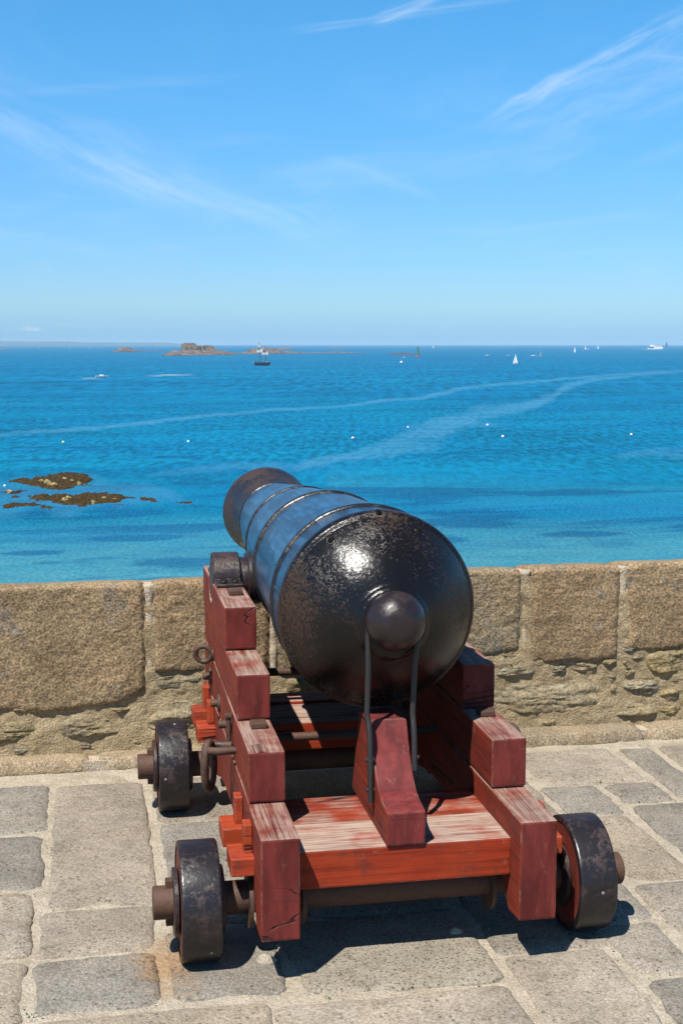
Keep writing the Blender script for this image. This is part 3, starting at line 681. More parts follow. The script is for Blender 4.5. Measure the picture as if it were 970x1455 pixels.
motorboat(322.8, 1366.2, 4.0, 0.5, 'little white boat in front of the reddish reef')
motorboat(1179.4, 3061.3, 9.0, 0.1, 'far white motorboat beside the thin white sail')
motorboat(4.1, 586.4, 5.6, 0.15, 'speedboat at the left trailing a streak of white wake')
def buoy(x, y, d, label, mat=None):
    loc = Vector((x, y, SEA_Z)); t = empty('mooring_buoy', loc, label, 'buoy', 'buoys moored off the beach')
    r = d/2
    obj('float', place(lathe([(-r*.6, 0)] + [(r*.35+r*math.sin(a)*1.0, r*math.cos(a)) for a in np.linspace(-1.3, 1.35, 9)] + [(r*1.36, 0)], (0, 0, 0), (0, 0, 1), 14), loc, 0), mat or white, t, True)
    obj('ring', place(torus((0, 0, r*1.5), (0, 1, 0), r*.25, r*.07, 12, 6), loc, 0), M['rod'], t)
buoy(-4.5, 202.3, 0.42, 'yellow-green buoy, furthest left of the nearer buoys', yellow_p)
buoy(14.0, 200.3, 0.40, 'white buoy left of the cannon muzzle')
buoy(39.8, 203.1, 0.45, 'white buoy straight above the cannon breech')
buoy(54.6, 228.0, 0.36, 'small white buoy at the edge of the pale slick')
buoy(70.2, 231.3, 0.48, 'white buoy at the right side of the pale slick')
buoy(63.8, 201.8, 0.48, 'white buoy below and right of the pale slick')
buoy(85.8, 202.7, 0.42, 'white buoy on open water, furthest right')
buoy(-9.2, 140.9, 0.28, 'tiny white buoy at the left edge beside the seaweed reef')
buoy(236.8, 1011.9, 2.2, 'far white buoy below the green beacon tower')

def build_brig():
    loc = Vector((113.2, 898.5, SEA_Z)); rz = 2.55; P = lambda bm: place(bm, loc, rz)
    t = empty('tall_ship', loc, 'dark two-masted tall ship with white topsails near the fort islet', 'ship')
    L = 11.5
    obj('hull', P(hull_bm(L, 3.4, 1.75, 0.5, -.6)), dark_hull, t, True, angle=40)
    obj('rail', P(box(-L*.5, L*.1, -1.5, 1.5, 1.76, 2.15)), dark_hull, t)
    obj('bowsprit', P(cyl((L*.46, 0, 1.5), (L*.68, 0, 2.6), .09, 8)), spar, t)
    for x, h in ((1.6, 15.8), (-2.6, 13.2)):
        mst = obj('mast', P(cyl((x, 0, 1), (x, 0, h), .12, 8)), spar, t)
        for z, w in ((h*.36, 2.7), (h*.58, 2.4), (h*.76, 1.7)): obj('yard', P(cyl((x-w*math.cos(-rz+.2), .1-w*math.sin(-rz+.2), z), (x+w*math.cos(-rz+.2), .1+w*math.sin(-rz+.2), z), .08, 6)), spar, mst)
        zz = h*.58
        s = sail_bm([(-2.3, 0, h*.55), (2.3, 0, h*.55), (1.8, 0, h*.765), (-1.8, 0, h*.765)], .5, .05)
        s.transform(Matrix.Translation((x+.1, .3, 0)) @ Matrix.Rotation(-rz+.2, 4, 'Z')); 
        obj('topsail', P(s), sailw, t, True)
        f = sail_bm([(-2.3, 0, h*.24), (2.3, 0, h*.24), (2.1, 0, h*.36), (-2.1, 0, h*.36)], .2, .05)
        if x > 0:
            f2 = sail_bm([(-.9, 0, h*.79), (.9, 0, h*.79), (.5, 0, h*.97), (-.5, 0, h*.97)], .2, .05)
            f2.transform(Matrix.Translation((x+.1, .25, 0)) @ Matrix.Rotation(-rz+.2, 4, 'Z')); obj('topgallant_sail', P(f2), sailw, t, True)
        f.free()
        for sx in (-1, 1):
            for k in range(3): obj('shroud', P(cyl((x-.3-k*.35, sx*1.5, 1.5), (x, sx*.1, h*.58), .045, 5)), spar, mst)
    obj('furled_jib', P(cyl((L*.34, 0, 1.9), (L*.60, 0, 2.5), .14, 8)), grey_sail, t, True)
    obj('furled_spanker', P(cyl((-2.8, 0, 2.3), (-L*.46, 0, 2.6), .2, 8)), grey_sail, t, True)
build_brig()
def build_ferry():
    loc = Vector((1617.4, 3663.5, SEA_Z)); rz = math.radians(-24); P = lambda bm: place(bm, loc, rz)
    t = empty('ferry', loc, 'white ferry with a dark window band, far right under the horizon', 'ferry')
    obj('hull', P(prism([(-21, -.5), (21, -.5), (23, 4.5), (-22, 4.5)], -6, 6, 0, axis='Y')), white, t)
    obj('superstructure', P(prism([(-18, 4.51), (20, 4.51), (17, 9.5), (-15, 9.5)], -5.4, 5.4, 0, axis='Y')), white, t)
    obj('bridge', P(prism([(-14, 9.51), (-4, 9.51), (-5, 12), (-14, 12)], -4, 4, 0, axis='Y')), white, t)
    obj('window_band', P(box(-19, -3, -6.1, -5.95, 2.0, 6.0)), glassm, t)
    for k in range(5): obj('window', P(box(1+k*3.2, 3+k*3.2, -5.48, -5.3, 6.2, 8.0)), glassm, t)
    obj('funnel', P(prism([(6, 9.51), (10, 9.51), (9.5, 12.5), (6.8, 12.5)], -1.5, 1.5, 0, axis='Y')), red_p, t)
build_ferry()
def beacon(x, y, h, r, label, m1, m2, cap):
    loc = Vector((x, y, SEA_Z)); t = empty('beacon_tower', loc, label, 'beacon')
    obj('base', place(lathe([(-1, 0), (-1, r*1.9), (h*.14, r*1.6), (h*.16, 0)], (0, 0, 0), (0, 0, 1), 16), loc, 0), m2, t, True, angle=30)
    obj('shaft', place(lathe([(h*.15, 0), (h*.15, r*1.1), (h*.8, r*.75), (h*.8, 0)], (0, 0, 0), (0, 0, 1), 16), loc, 0), m1, t, True, angle=30)
    obj('lantern', place(lathe([(h*.8, 0), (h*.8, r*1.0), (h*.84, r*1.0), (h*.84, r*.55), (h*.94, r*.5), (h, 0)], (0, 0, 0), (0, 0, 1), 12), loc, 0), cap, t, True, angle=30)
beacon(363.9, 1474.3, 12.0, 1.35, 'green beacon tower with a reddish foot on its reef', green_p, red_p, green_p)
beacon(1979.7, 4389.3, 21, 2.6, 'dark distant beacon tower on the horizon right of the ferry', dark_hull, rock_grey, dark_hull)

# ------------------------------------------------------------------ stones
def stone_mesh(poly, H, depth, frame, n=64, rings=12, edge=0.012, amp=0.003, fq=9.0, wob=0.006, corner=2, seed=0.0, cut=None, strata=0.0, tilt=(0, 0), rnd=0.02):
    """a stone from its outline: wobbly rim, rounded arris, uneven face.  frame maps (u, v, h) to the world"""
    P = np.array(poly, float)
    d = np.roll(P, -1, 0)-P
    for _ in range(corner):
        k = 0.16 if _ == 0 else 0.25
        Q = np.empty((len(P)*2, 2)); nx = np.roll(P, -1, 0)
        k = np.full((len(P), 1), k) if cut is None else np.minimum(k, cut/np.hypot(*(nx-P).T))[:, None]
        Q[0::2] = P*(1-k)+nx*k; Q[1::2] = P*k+nx*(1-k); P = Q
    seg = np.hypot(*(np.roll(P, -1, 0)-P).T); cum = np.concatenate([[0], np.cumsum(seg)])
    s = np.linspace(0, cum[-1], n, endpoint=False); PP = np.vstack([P, P[:1]])
    O = np.stack([np.interp(s, cum, PP[:, 0]), np.interp(s, cum, PP[:, 1])], -1)
    c = O.mean(0); rad = np.hypot(*(O-c).T)
    nz = fbm(np.stack([O[:, 0]*14+seed, O[:, 1]*14, 0*s+seed], -1), 4, 0.6)
    O = c + (O-c)*(1+(nz*wob)/rad)[:, None]; rad = np.hypot(*(O-c).T); rmin = rad.min()
    lv = [(0.0, -depth), (0.0, -edge*0.9)]
    ds = list(np.concatenate([[edge*.25, edge*.6, edge*1.1, edge*1.9], np.linspace(edge*3.2, rmin*0.96, max(2, rings-4))]))
    V = []; 
    def face(pts, dd):
        h = H*(1-np.exp(-dd/rnd)) if rnd else H
        w = np.clip(dd/(edge*2), 0, 1)
        nn = fbm(np.stack([pts[:, 0]*fq+seed*3.1, pts[:, 1]*fq, 0*pts[:, 0]+seed], -1), 5, 0.6)
        if strata:     # cleaved faces: stepped layers along the bed
            q = fbm(np.stack([pts[:, 0]*fq*.45+seed, pts[:, 1]*fq*2.4, 0*pts[:, 0]+seed*.7], -1), 4, 0.55)
            nn = 0.45*nn + strata*(np.round(q*5)/5*0.75 + 0.25*q)
        arr = -edge*0.9*np.exp(-dd/(edge*.55))
        return h + arr + nn*amp*w + (pts[:, 0]-c[0])*tilt[0]+(pts[:, 1]-c[1])*tilt[1]
    for dd, h in lv: V.append(np.column_stack([O, np.full(n, h)]))
    for dd in ds:
        f = 1-dd/rmin
        pts = c + (O-c)*f
        V.append(np.column_stack([pts, face(pts, np.full(n, dd))]))
    V.append(np.array([[c[0], c[1], face(c[None], np.array([rmin]))[0]]]))
    A = np.concatenate(V); W = frame(A)
    F = []
    R = len(V)-1; i = np.arange(n); j = (i+1) % n
    for k in range(R-1): F.append(np.stack([k*n+i, k*n+j, (k+1)*n+j, (k+1)*n+i], -1))
    F.append(np.stack([(R-1)*n+i, (R-1)*n+j, np.full(n, R*n), np.full(n, R*n)], -1))
    return W, np.concatenate(F), c
def stone(name, poly, mat, parent, frame, **kw):
    W, F, c = stone_mesh(poly, frame=frame, **kw)
    me = bpy.data.meshes.new(name); o0 = frame(np.array([[c[0], c[1], 0.0]]))[0]
    faces = [tuple(f) if f[2] != f[3] else tuple(f[:3]) for f in F.tolist()]
    me.from_pydata((W-o0).tolist(), [], faces)
    me.polygons.foreach_set('use_smooth', np.ones(len(faces), bool)); me.update(); me.materials.append(mat)
    o = bpy.data.objects.new(name, me); o.location = Vector(o0)-world_loc(parent)
    return link(o, parent)

# ------------------------------------------------------------------ pavement
def ground_z(X, Y):
    n1 = fbm(np.stack([X*9, Y*9, 0*X], -1), 4, 0.6); n2 = fbm(np.stack([X*40, Y*40, 0*X+3], -1), 2)
    return -0.0065 + n1*0.0075 + n2*0.0022
pave = sheet('pavement', -1.7, 4.3, 1.3, 5.24, 460, 300, ground_z, M['mortar_ground']); tag(pave, kind='structure')
back = sheet('pavement_base', -30, 45, -40, 5.26, 4, 4, lambda X, Y: -0.03+0*X, M['mortar_ground']); tag(back, kind='structure')
FL = lambda A: np.stack([A[:, 0], A[:, 1], A[:, 2]], -1)
g = 0.013
STONES = [  # x0, x1, y0, y1
    (-0.98, -0.195, 4.585, 5.085), (-0.86, -0.20, 4.10, 4.565), (-0.80, -0.215, 3.63, 4.075), (-0.92, -0.225, 3.02, 3.595), (-0.84, -0.225, 2.4, 2.99), (-0.9, -0.23, 1.5, 2.37),
    (-1.62, -1.01, 4.3, 5.085), (-1.6, -0.89, 3.7, 4.27), (-1.6, -0.83, 3.1, 3.67), (-1.6, -0.95, 2.3, 3.07), (-1.6, -0.93, 1.5, 2.27),
    (-0.165, 0.160, 3.925, 5.08), (-0.18, 0.145, 3.605, 3.90), (-0.185, 0.13, 3.285, 3.575), (-0.20, 0.40, 2.72, 3.235), (-0.21, 0.5, 1.5, 2.69),
    (0.195, 0.62, 4.61, 5.075), (0.205, 0.72, 4.02, 4.575), (0.65, 1.09, 4.6, 5.075), (0.75, 1.075, 3.95, 4.57), (0.175, 0.475, 3.30, 3.70), (0.2, 0.60, 3.73, 3.99), (0.63, 1.06, 3.72, 3.92),
    (0.505, 1.055, 3.255, 3.69), (0.43, 1.06, 2.66, 3.205), (0.53, 1.08, 1.5, 2.63),
    (1.12, 1.635, 4.30, 5.08), (1.10, 1.59, 3.85, 4.27), (1.09, 1.46, 3.40, 3.82), (1.09, 1.38, 2.78, 3.375), (1.10, 1.37, 1.5, 2.75),
    (1.69, 2.105, 4.74, 5.13), (1.67, 1.885, 4.40, 4.71), (1.65, 1.875, 3.81, 4.375), (1.49, 1.61, 3.54, 3.80), (1.42, 1.60, 3.21, 3.505), (1.415, 1.80, 2.66, 3.165), (1.41, 1.85, 1.6, 2.63),
    (1.645, 2.30, 3.21, 3.765), (1.83, 2.4, 2.5, 3.18), (1.915, 2.52, 3.80, 4.455), (1.92, 2.115, 4.49, 4.70), (2.145, 2.275, 4.50, 5.13), (2.31, 2.86, 4.60, 5.12), (2.31, 2.9, 4.49, 4.575),
    (2.55, 3.2, 3.9, 4.46), (2.33, 3.1, 3.2, 3.77), (2.43, 3.2, 2.3, 3.17), (2.89, 3.5, 4.55, 5.1), (3.23, 4.2, 3.8, 4.5), (3.13, 4.2, 2.9, 3.77), (3.53, 4.2, 4.53, 5.1), (1.88, 2.4, 1.5, 2.47), (3.23, 4.2, 1.5, 2.87), (2.43, 3.2, 1.5, 2.27)]
rs = random.Random(5)
TAN = ((-0.165, 3.925), (-0.18, 3.605), (-0.80, 3.63), (1.09, 2.78), (0.43, 2.66), (1.69, 4.74), (2.31, 4.60), (-0.20, 2.72))
BLUE = ((-0.98, 4.585), (-0.86, 4.10), (-0.185, 3.285), (0.205, 4.02), (1.67, 4.40), (1.92, 4.49), (1.49, 3.54), (2.145, 4.50), (1.415, 2.66), (1.915, 3.80), (0.175, 3.30))
def paving_kind(x, y):
    for L, n in ((TAN, 'paving_tan'), (BLUE, 'paving_blue')):
        if any(abs(x+.003-a) < .002 and abs(y+.006-b) < .002 for a, b in L): return n
    return 'paving'
for (x0, x1, y0, y1) in STONES:
    j = lambda: rs.uniform(-1, 1)*0.012
    x0 -= .003; x1 += .003; y0 -= .006; y1 += .006
    poly = [(x0+j(), y0+j()), ((x0+x1)/2+j(), y0+j()*.6), (x1+j(), y0+j()), (x1+j()*.6, (y0+y1)/2), (x1+j(), y1+j()), ((x0+x1)/2+j(), y1+j()*.6), (x0+j(), y1+j()), (x0+j()*.6, (y0+y1)/2)]
    pit = abs(x0-.502) < 1e-6 and abs(y0-3.249) < 1e-6
    vis = y0 > 2.5 and -1.0 < x0 < 2.6
    stone('paving_stone', poly, M['paving_pitted'] if pit else M[paving_kind(x0, y0)], pave, FL, H=0.003+rs.uniform(0, .004), depth=0.03, n=120 if vis else 40, rings=16 if vis else 7,
          edge=0.009, amp=0.0035, fq=10, wob=0.015, seed=rs.uniform(0, 90), tilt=(j()*.3, j()*.3), corner=1, rnd=0.02, cut=0.022)

# kerb at the wall foot
kerb = tag(obj('kerb', box(-6, 9, 5.26, 5.36, -0.02, 0.03), M['mortar_pale']), kind='structure')
kx = -1.6
while kx < 4.4:
    w = rs.uniform(0.55, 1.0); yy = lambda x: 5.252-0.028*(x+0.1)/2.3*1.0
    stone('kerb_stone', [(kx+.004, yy(kx)-.0), (kx+w*.5, yy(kx+w/2)-.004), (kx+w-.004, yy(kx+w)), (kx+w-.004, 5.37), (kx+.004, 5.37)], M['kerb'], kerb, FL, H=0.046, depth=0.05, n=110, rings=9, edge=0.013, amp=0.004, fq=16, wob=0.010, seed=rs.uniform(0, 90), corner=1, rnd=0)
    kx += w

# ------------------------------------------------------------------ parapet wall
WY = 5.345
wall = empty('parapet_wall', (1.2, WY, 0), 'low stone parapet wall of large granite blocks over mortared rubble', 'wall')
def wall_grid():
    x = np.linspace(-1.7, 4.4, 520); z = np.linspace(0.0, 0.715, 70); X, Z = np.meshgrid(x, z)
    Y = WY - 0.004 + 0.016*fbm(np.stack([X*7, Z*9, 0*X], -1), 4, 0.6) + 0.006*fbm(np.stack([X*38, Z*38, 0*X], -1), 2)
    nx = len(x); nz = len(z); V = np.stack([X, Y, Z], -1)
    i = (np.arange(nz-1)[:, None]*nx+np.arange(nx-1)[None, :]).ravel(); F = np.stack([i, i+1, i+nx+1, i+nx], -1)
    return arr_obj('mortar_face', V.reshape(-1, 3), F, M['mortar_wall'], wall, loc=(1.2, WY, 0))
wall_grid()
obj('core', box(-6, 9, WY+0.05, WY+0.27, -0.02, 0.70), M['mortar_wall'], wall)
WF = lambda A: np.stack([A[:, 0], WY-A[:, 2], A[:, 1]], -1)
def cope(x0, x1, z0, z1, zc=None, seed=0):
    """big top-course block: face towards the gun, rounded top going over to the sea side"""
    zb = z0 if not hasattr(z0, '__len__') else None
    bot = [(x0+(x1-x0)*k/(len(z0)-1), z) for k, z in enumerate(z0)] if zb is None else [(x0, zb), (x1, zb)]
    nX = max(24, int((x1-x0)/0.0125)); 
    X = np.linspace(0, 1, nX)
    bz = np.interp(X, np.linspace(0, 1, len(bot)), [b[1] for b in bot])
    # section, going up the face, over the arris, across the top and down behind
    nf = 42; nt = 16
    rows = []
    xw = x0+(x1-x0)*X
    e = np.minimum(X, 1-X)*(x1-x0); ed = np.exp(-e/0.012)
    for k in range(nf+1):
        q = k/nf; z = bz+(z1-0.022-bz)*q
        eb = np.exp(-(z-bz)/0.014)
        y = WY-0.020+0.024*np.maximum(ed, eb)**1.5
        rows.append(np.stack([xw, y, z], -1))
    for k in range(1, 8):
        a = k/7*math.pi/2; rows.append(np.stack([xw, WY-0.020+0.022*(1-math.cos(a))+0.024*ed, np.full(nX, z1-0.022+0.022*math.sin(a))-0.016*ed], -1))
    for k in range(1, nt+1):
        y = WY+0.002+0.25*k/nt; rows.append(np.stack([xw, np.full(nX, y), np.full(nX, z1-0.035*(k/nt)**1.3)-0.016*ed], -1))
    rows.append(np.stack([xw, np.full(nX, WY+0.256), np.full(nX, 0.30)], -1))
    V = np.array(rows); m = len(rows)
    N1 = fbm(np.stack([V[..., 0]*6+seed, V[..., 2]*6, V[..., 1]*6], -1), 4, 0.6); N2 = fbm(np.stack([V[..., 0]*42+seed, V[..., 2]*42, V[..., 1]*42], -1), 3, 0.7)
    disp = 0.008*N1+0.0062*N2
    face = np.zeros(m); face[:nf+1] = 1; face[nf+1:nf+8] = np.cos(np.arange(1, 8)/7*math.pi/2); top = 1-face; top[-1] = 0
    V[..., 1] -= disp*face[:, None]; V[..., 2] += disp*top[:, None]*0.7
    V[..., 0] += (0.010*fbm(np.stack([V[..., 2]*12, V[..., 1]*12, 0*V[..., 0]+seed], -1), 3))*ed[None, :]
    i = (np.arange(m-1)[:, None]*nX+np.arange(nX-1)[None, :]).ravel(); F = np.stack([i, i+1, i+nX+1, i+nX], -1)
    Vf = V.reshape(-1, 3)
    # ends
    le = np.arange(m)*nX; c0 = len(Vf); Vf = np.vstack([Vf, [[x0+.03, WY+.12, .5]], [[x1-.03, WY+.12, .5]]])
    E1 = np.stack([le[1:], le[:-1], np.full(m-1, c0), np.full(m-1, c0)], -1); E2 = np.stack([le[:-1]+nX-1, le[1:]+nX-1, np.full(m-1, c0+1), np.full(m-1, c0+1)], -1)
    me = bpy.data.meshes.new('wall_block'); o0 = np.array([(x0+x1)/2, WY, 0.5])
    faces = F.tolist() + [f[:3] for f in E1.tolist()] + [f[:3] for f in E2.tolist()]
    me.from_pydata((Vf-o0).tolist(), [], faces); me.polygons.foreach_set('use_smooth', np.ones(len(faces), bool)); me.update()
    me.materials.append(M['wall_stone'])
    o = bpy.data.objects.new('wall_block', me); o.location = Vector(o0)-world_loc(wall); return link(o, wall)
COPES = [(-1.62, -0.98, [.30, .27, .29], .742), (-0.96, 0.190, [.29, .275, .262, .250, .246, .238, .226, .214, .222, .228, .244, .295], .742), (0.222, 0.70, [.365, .355, .36, .372], .744), (0.725, 1.16, [.33, .32, .335], .744), (1.185, 1.782, [.35, .345, .36, .372, .390], .748),
         (1.822, 2.228, [.330, .322, .328, .325, .340], .752), (2.262, 2.86, [.368, .36, .372, .385, .38], .756), (2.89, 3.4, [.34, .33, .345], .757), (3.43, 4.3, [.36, .34, .36], .757)]
for k, (a, b, z0, z1) in enumerate(COPES): cope(a, b, z0, z1, seed=k*5.3)
for k in range(len(COPES)-1):       # raised pointing between the top blocks
    xm = (COPES[k][1]+COPES[k+1][0])/2; zt = COPES[k][3]
    bm = bmesh.new(); rr = []
    for i in range(25):
        zb_ = max(COPES[k][2][-1], COPES[k+1][2][0])-0.02; z = zb_+(zt-0.009-zb_)*i/24
        ww = 0.019+0.009*float(fbm(np.array([[z*9, k*3.0, 0]]), 3)[0]); yb = WY-0.004+0.007*float(fbm(np.array([[z*30, k*7.0, 1]]), 3)[0])
        ww += 0.008*(i > 21)
        rr.append([bm.verts.new(p) for p in ((xm-ww, WY+.02, z), (xm-ww*.6, yb, z), (xm+ww*.6, yb+.002, z), (xm+ww, WY+.02, z))])
    rr.append([bm.verts.new((v.co.x, v.co.y+.2, zt-.036)) for v in rr[-1]])
    for i in range(len(rr)-1):
        for q in range(3): bm.faces.new((rr[i][q], rr[i][q+1], rr[i+1][q+1], rr[i+1][q]))
    bmesh.ops.recalc_face_normals(bm, faces=bm.faces)
    obj('pointing', bm, M['mortar_pale'], wall, True)

def P2W(pts): return pts
RUB = [  # rubble stones below, outlines in wall metres (x, z)
    [(-0.46, .21), (-.25, .187), (-.225, .142), (-.26, .10), (-.46, .088)], [(-.185, .165), (-.06, .212), (.06, .205), (.135, .15), (.10, .115), (-.03, .10), (-.16, .115)],
    [(-.37, .245), (-.29, .255), (-.255, .225), (-.31, .21)], [(.035, .222), (.125, .232), (.14, .212), (.08, .20)], [(.17, .15), (.26, .235), (.47, .248), (.50, .15), (.34, .115), (.22, .12)],
    [(.215, .345), (.46, .352), (.50, .275), (.36, .268), (.235, .285)], [(.50, .33), (.66, .345), (.70, .29), (.60, .262), (.51, .27)], [(.53, .245), (.70, .255), (.72, .16), (.60, .12), (.53, .14)],
    [(1.655, .325), (1.76, .335), (1.862, .305), (1.845, .278), (1.66, .272)], [(1.62, .225), (1.76, .262), (2.137, .245), (2.186, .188), (2.178, .137), (2.044, .081), (1.851, .092), (1.70, .128), (1.61, .165)],
    [(1.91, .312), (1.99, .322), (2.005, .272), (1.92, .262)], [(2.03, .352), (2.135, .352), (2.14, .285), (2.05, .275), (2.01, .30)], [(2.152, .335), (2.225, .335), (2.225, .295), (2.155, .288)],
    [(2.235, .222), (2.40, .228), (2.435, .195), (2.39, .155), (2.27, .175)], [(2.355, .335), (2.42, .375), (2.56, .38), (2.60, .25), (2.42, .242), (2.365, .285)], [(2.19, .085), (2.28, .145), (2.40, .12), (2.42, .075), (2.28, .05)],
    [(2.255, .285), (2.315, .28), (2.31, .252), (2.26, .252)], [(2.24, .40), (2.33, .388), (2.34, .362), (2.25, .358)], [(1.64, .385), (1.76, .392), (1.775, .36), (1.68, .345)], [(2.43, .185), (2.52, .19), (2.52, .135), (2.45, .115)],
    [(2.40, .105), (2.52, .115), (2.53, .06), (2.42, .06)], [(1.87, .072), (1.97, .078), (2.0, .052), (1.88, .045)], [(1.70, .345), (1.77, .335), (1.75, .318), (1.69, .325)]]
rw = random.Random(3)
def fill(xa, xb, ztop):
    z = 0.06
    while z < ztop-.05:
        h = rw.uniform(.06, .12); h = min(h, ztop-z-.012); x = xa
        while x < xb-.06:
            w = rw.uniform(.10, .30); w = min(w, xb-x)
            q = lambda a: a+rw.uniform(-.012, .012)
            RUB.append([(q(x+.015), q(z+.012)), (q(x+w/2), q(z+.004)), (q(x+w-.015), q(z+.014)), (q(x+w-.008), q(z+h*.6)), (q(x+w-.03), q(z+h-.01)), (q(x+w/2), q(z+h-.002)), (q(x+.025), q(z+h-.014)), (q(x+.008), q(z+h*.5))])
            x += w
        z += h
SM = random.Random(21)
def chips(xa, xb, za, zb, n):
    done = [np.array(p).mean(0).tolist()+[max(np.ptp(np.array(p)[:, 0]), np.ptp(np.array(p)[:, 1]))*.5] for p in RUB]
    for _ in range(n*14):
        if n <= 0: break
        x, z = SM.uniform(xa, xb), SM.uniform(za, zb); w, h = SM.uniform(.02, .05), SM.uniform(.012, .024)
        ok = True
        for p in RUB:
            P = np.array(p)
            if P[:, 0].min()-w*.8 < x < P[:, 0].max()+w*.8 and P[:, 1].min()-h < z < P[:, 1].max()+h: ok = False; break
        if not ok: continue
        q = lambda a, b: a+SM.uniform(-.25, .25)*b
        RUB.append([(q(x-w, w), q(z-h*.3, h)), (q(x-w*.2, w), q(z-h, h)), (q(x+w, w), q(z-h*.4, h)), (q(x+w*.9, w), q(z+h*.5, h)), (q(x, w), q(z+h, h)), (q(x-w*.8, w), q(z+h*.6, h))]); n -= 1
fill(.76, 1.60, .33); fill(-1.6, -.5, .25); fill(2.62, 4.2, .33)
chips(-.45, .2, .06, .24, 10); chips(1.6, 2.55, .06, .36, 26); chips(.2, .74, .07, .34, 8)
for k, poly in enumerate(RUB):
    P = np.array(poly); sz = min(np.ptp(P[:, 0]), np.ptp(P[:, 1]))
    stone('rubble_stone', poly, M['rubble'], wall, WF, H=0.008+rw.uniform(0.003, .012), depth=0.05, n=84, rings=18, edge=0.004, amp=0.019, fq=14, strata=1.1, wob=0.018, seed=rw.uniform(0, 90), corner=1, rnd=max(0.01, sz*.18), tilt=(rw.uniform(-.06, .06), rw.uniform(-.1, .15)))

# loose stones and weeds
def pebble(x, y, r, label, seed):
    poly = [(x+r*math.cos(a)*(1+.25*math.sin(3*a+seed)), y+r*.7*math.sin(a)*(1+.2*math.cos(2*a+seed))) for a in np.linspace(0, 2*math.pi, 9)[:-1]]
    W, F, c = stone_mesh(poly, H=r*.75, depth=0.02, frame=lambda A: np.stack([A[:, 0], A[:, 1], A[:, 2]+.006], -1), n=40, rings=9, edge=r*.12, amp=r*.22, fq=1.2/r, wob=r*.1, seed=seed, rnd=r*.3)
    me = bpy.data.meshes.new('loose_stone'); me.from_pydata((W-np.array([x, y, 0])).tolist(), [], [tuple(f) if f[2] != f[3] else tuple(f[:3]) for f in F.tolist()])
    me.materials.append(M['mortar_ground']); o = link(bpy.data.objects.new('loose_stone', me)); o.location = (x, y, 0); tag(o, label, 'stone')
pebble(0.432, 3.455, 0.030, 'pale loose stone in the sun beside the shadow of the left cheek', 1.0)
pebble(0.995, 3.53, 0.024, 'small loose stone in the shade under the gun carriage', 2.4)
leaf_m = plain('small_leaves', (0.05, 0.13, 0.03), 0.7, 0.3, 0.3, 60)
def tuft(x, y, label, n=16, s=0.014):
    t = empty('weed_tuft', (x, y, 0), label, 'weed'); bm = bmesh.new(); r = random.Random(int(x*100))
    for k in range(n):
        a = r.uniform(0, 6.28); d = r.uniform(0, s*1.3); L = r.uniform(.5, 1)*s; c = Vector((x+d*math.cos(a), y+d*math.sin(a), .002)); u = Vector((math.cos(a), math.sin(a), r.uniform(.3, 1.3)))*L; w = Vector((-math.sin(a), math.cos(a), 0))*L*.3
        vs = [bm.verts.new(p) for p in (c, c+u*.5+w, c+u, c+u*.5-w)]; bm.faces.new(vs)
    obj('leaves', bm, leaf_m, t)
tuft(0.565, 3.222, 'tiny green weed in the paving joint in front of the carriage', 9, .008)
tuft(-0.19, 3.27, 'tiny green weed in the paving joint by the lower left corner', 10, .010)
tuft(1.90, 4.725, 'tiny weed in the joint of the paving right of the carriage, towards the kerb', 9, .010)
def grit():
    r = random.Random(9); bm = bmesh.new()
    for k in range(520):
        x = r.uniform(-.5, 2.4); y = r.uniform(2.95, 5.15)
        if k % 3: (x0, x1, y0, y1) = r.choice(STONES); x, y = r.choice(((x0-.012+r.gauss(0, .012), r.uniform(y0, y1)), (r.uniform(x0, x1), y0-.010+r.gauss(0, .010))))
        s = r.uniform(.0018, .0055); q = [Vector((r.uniform(.6, 1)*s*a, r.uniform(.6, 1)*s*b, r.uniform(.5, .9)*s*c)) for a, b, c in ((1, 0, 0), (-1, 0, 0), (0, 1, 0), (0, -1, 0), (0, 0, 1), (0, 0, -1))]
        vs = [bm.verts.new(Vector((x, y, .004))+p) for p in q]
        for a, b, c in ((0, 2, 4), (2, 1, 4), (1, 3, 4), (3, 0, 4), (2, 0, 5), (1, 2, 5), (3, 1, 5), (0, 3, 5)): bm.faces.new((vs[a], vs[b], vs[c]))
    tag(obj('grit', bm, M['paving_tan']), kind='stuff')
grit()

# ------------------------------------------------------------------ the gun carriage
CX = 0.812; ORG = Vector((CX, 4.1, 0))
car = empty('gun_carriage', ORG, 'red painted wooden naval gun carriage with stepped cheeks and four small iron-tyred wheels', 'gun carriage')
LO, LI, RI, RO = 0.405, 0.509, 1.114, 1.219
YF = 5.06
def arc(cy, cz, r, a0, a1, n): return [(cy+r*math.cos(math.radians(a0+(a1-a0)*i/(n-1))), cz+r*math.sin(math.radians(a0+(a1-a0)*i/(n-1)))) for i in range(n)]
T1 = [(3.305, .130), (3.405, .122), (3.44, .165)] + [(3.47, .205), (3.50, .222), (3.56, .222), (3.60, .20), (3.635, .165), (3.70, .16), (3.78, .20), (3.90, .232), (4.05, .238), (4.28, .232), (4.45, .205), (4.55, .175), (4.64, .17), (4.67, .205), (4.71, .225), (4.77, .225), (4.81, .205), (4.84, .18), (YF-.05, .19), (YF-.03, .411), (3.305, .411)]
T2 = [(3.58, .415), (YF-.03, .415), (YF-.015, .561), (3.58, .561)]
T3 = [(3.90, .565), (YF-.015, .565), (YF, .705), (3.90, .705)]
T4 = [(4.22, .709), (YF, .709), (YF, .85), (4.833, .85)] + arc(4.75, .85, .083, 0, -180, 12)[1:-1] + [(4.667, .85), (4.22, .85)]
def end_faces(bm, idx):
    bm.normal_update()
    for f in bm.faces:
        if f.normal.y < -0.75: f.material_index = idx
    return bm
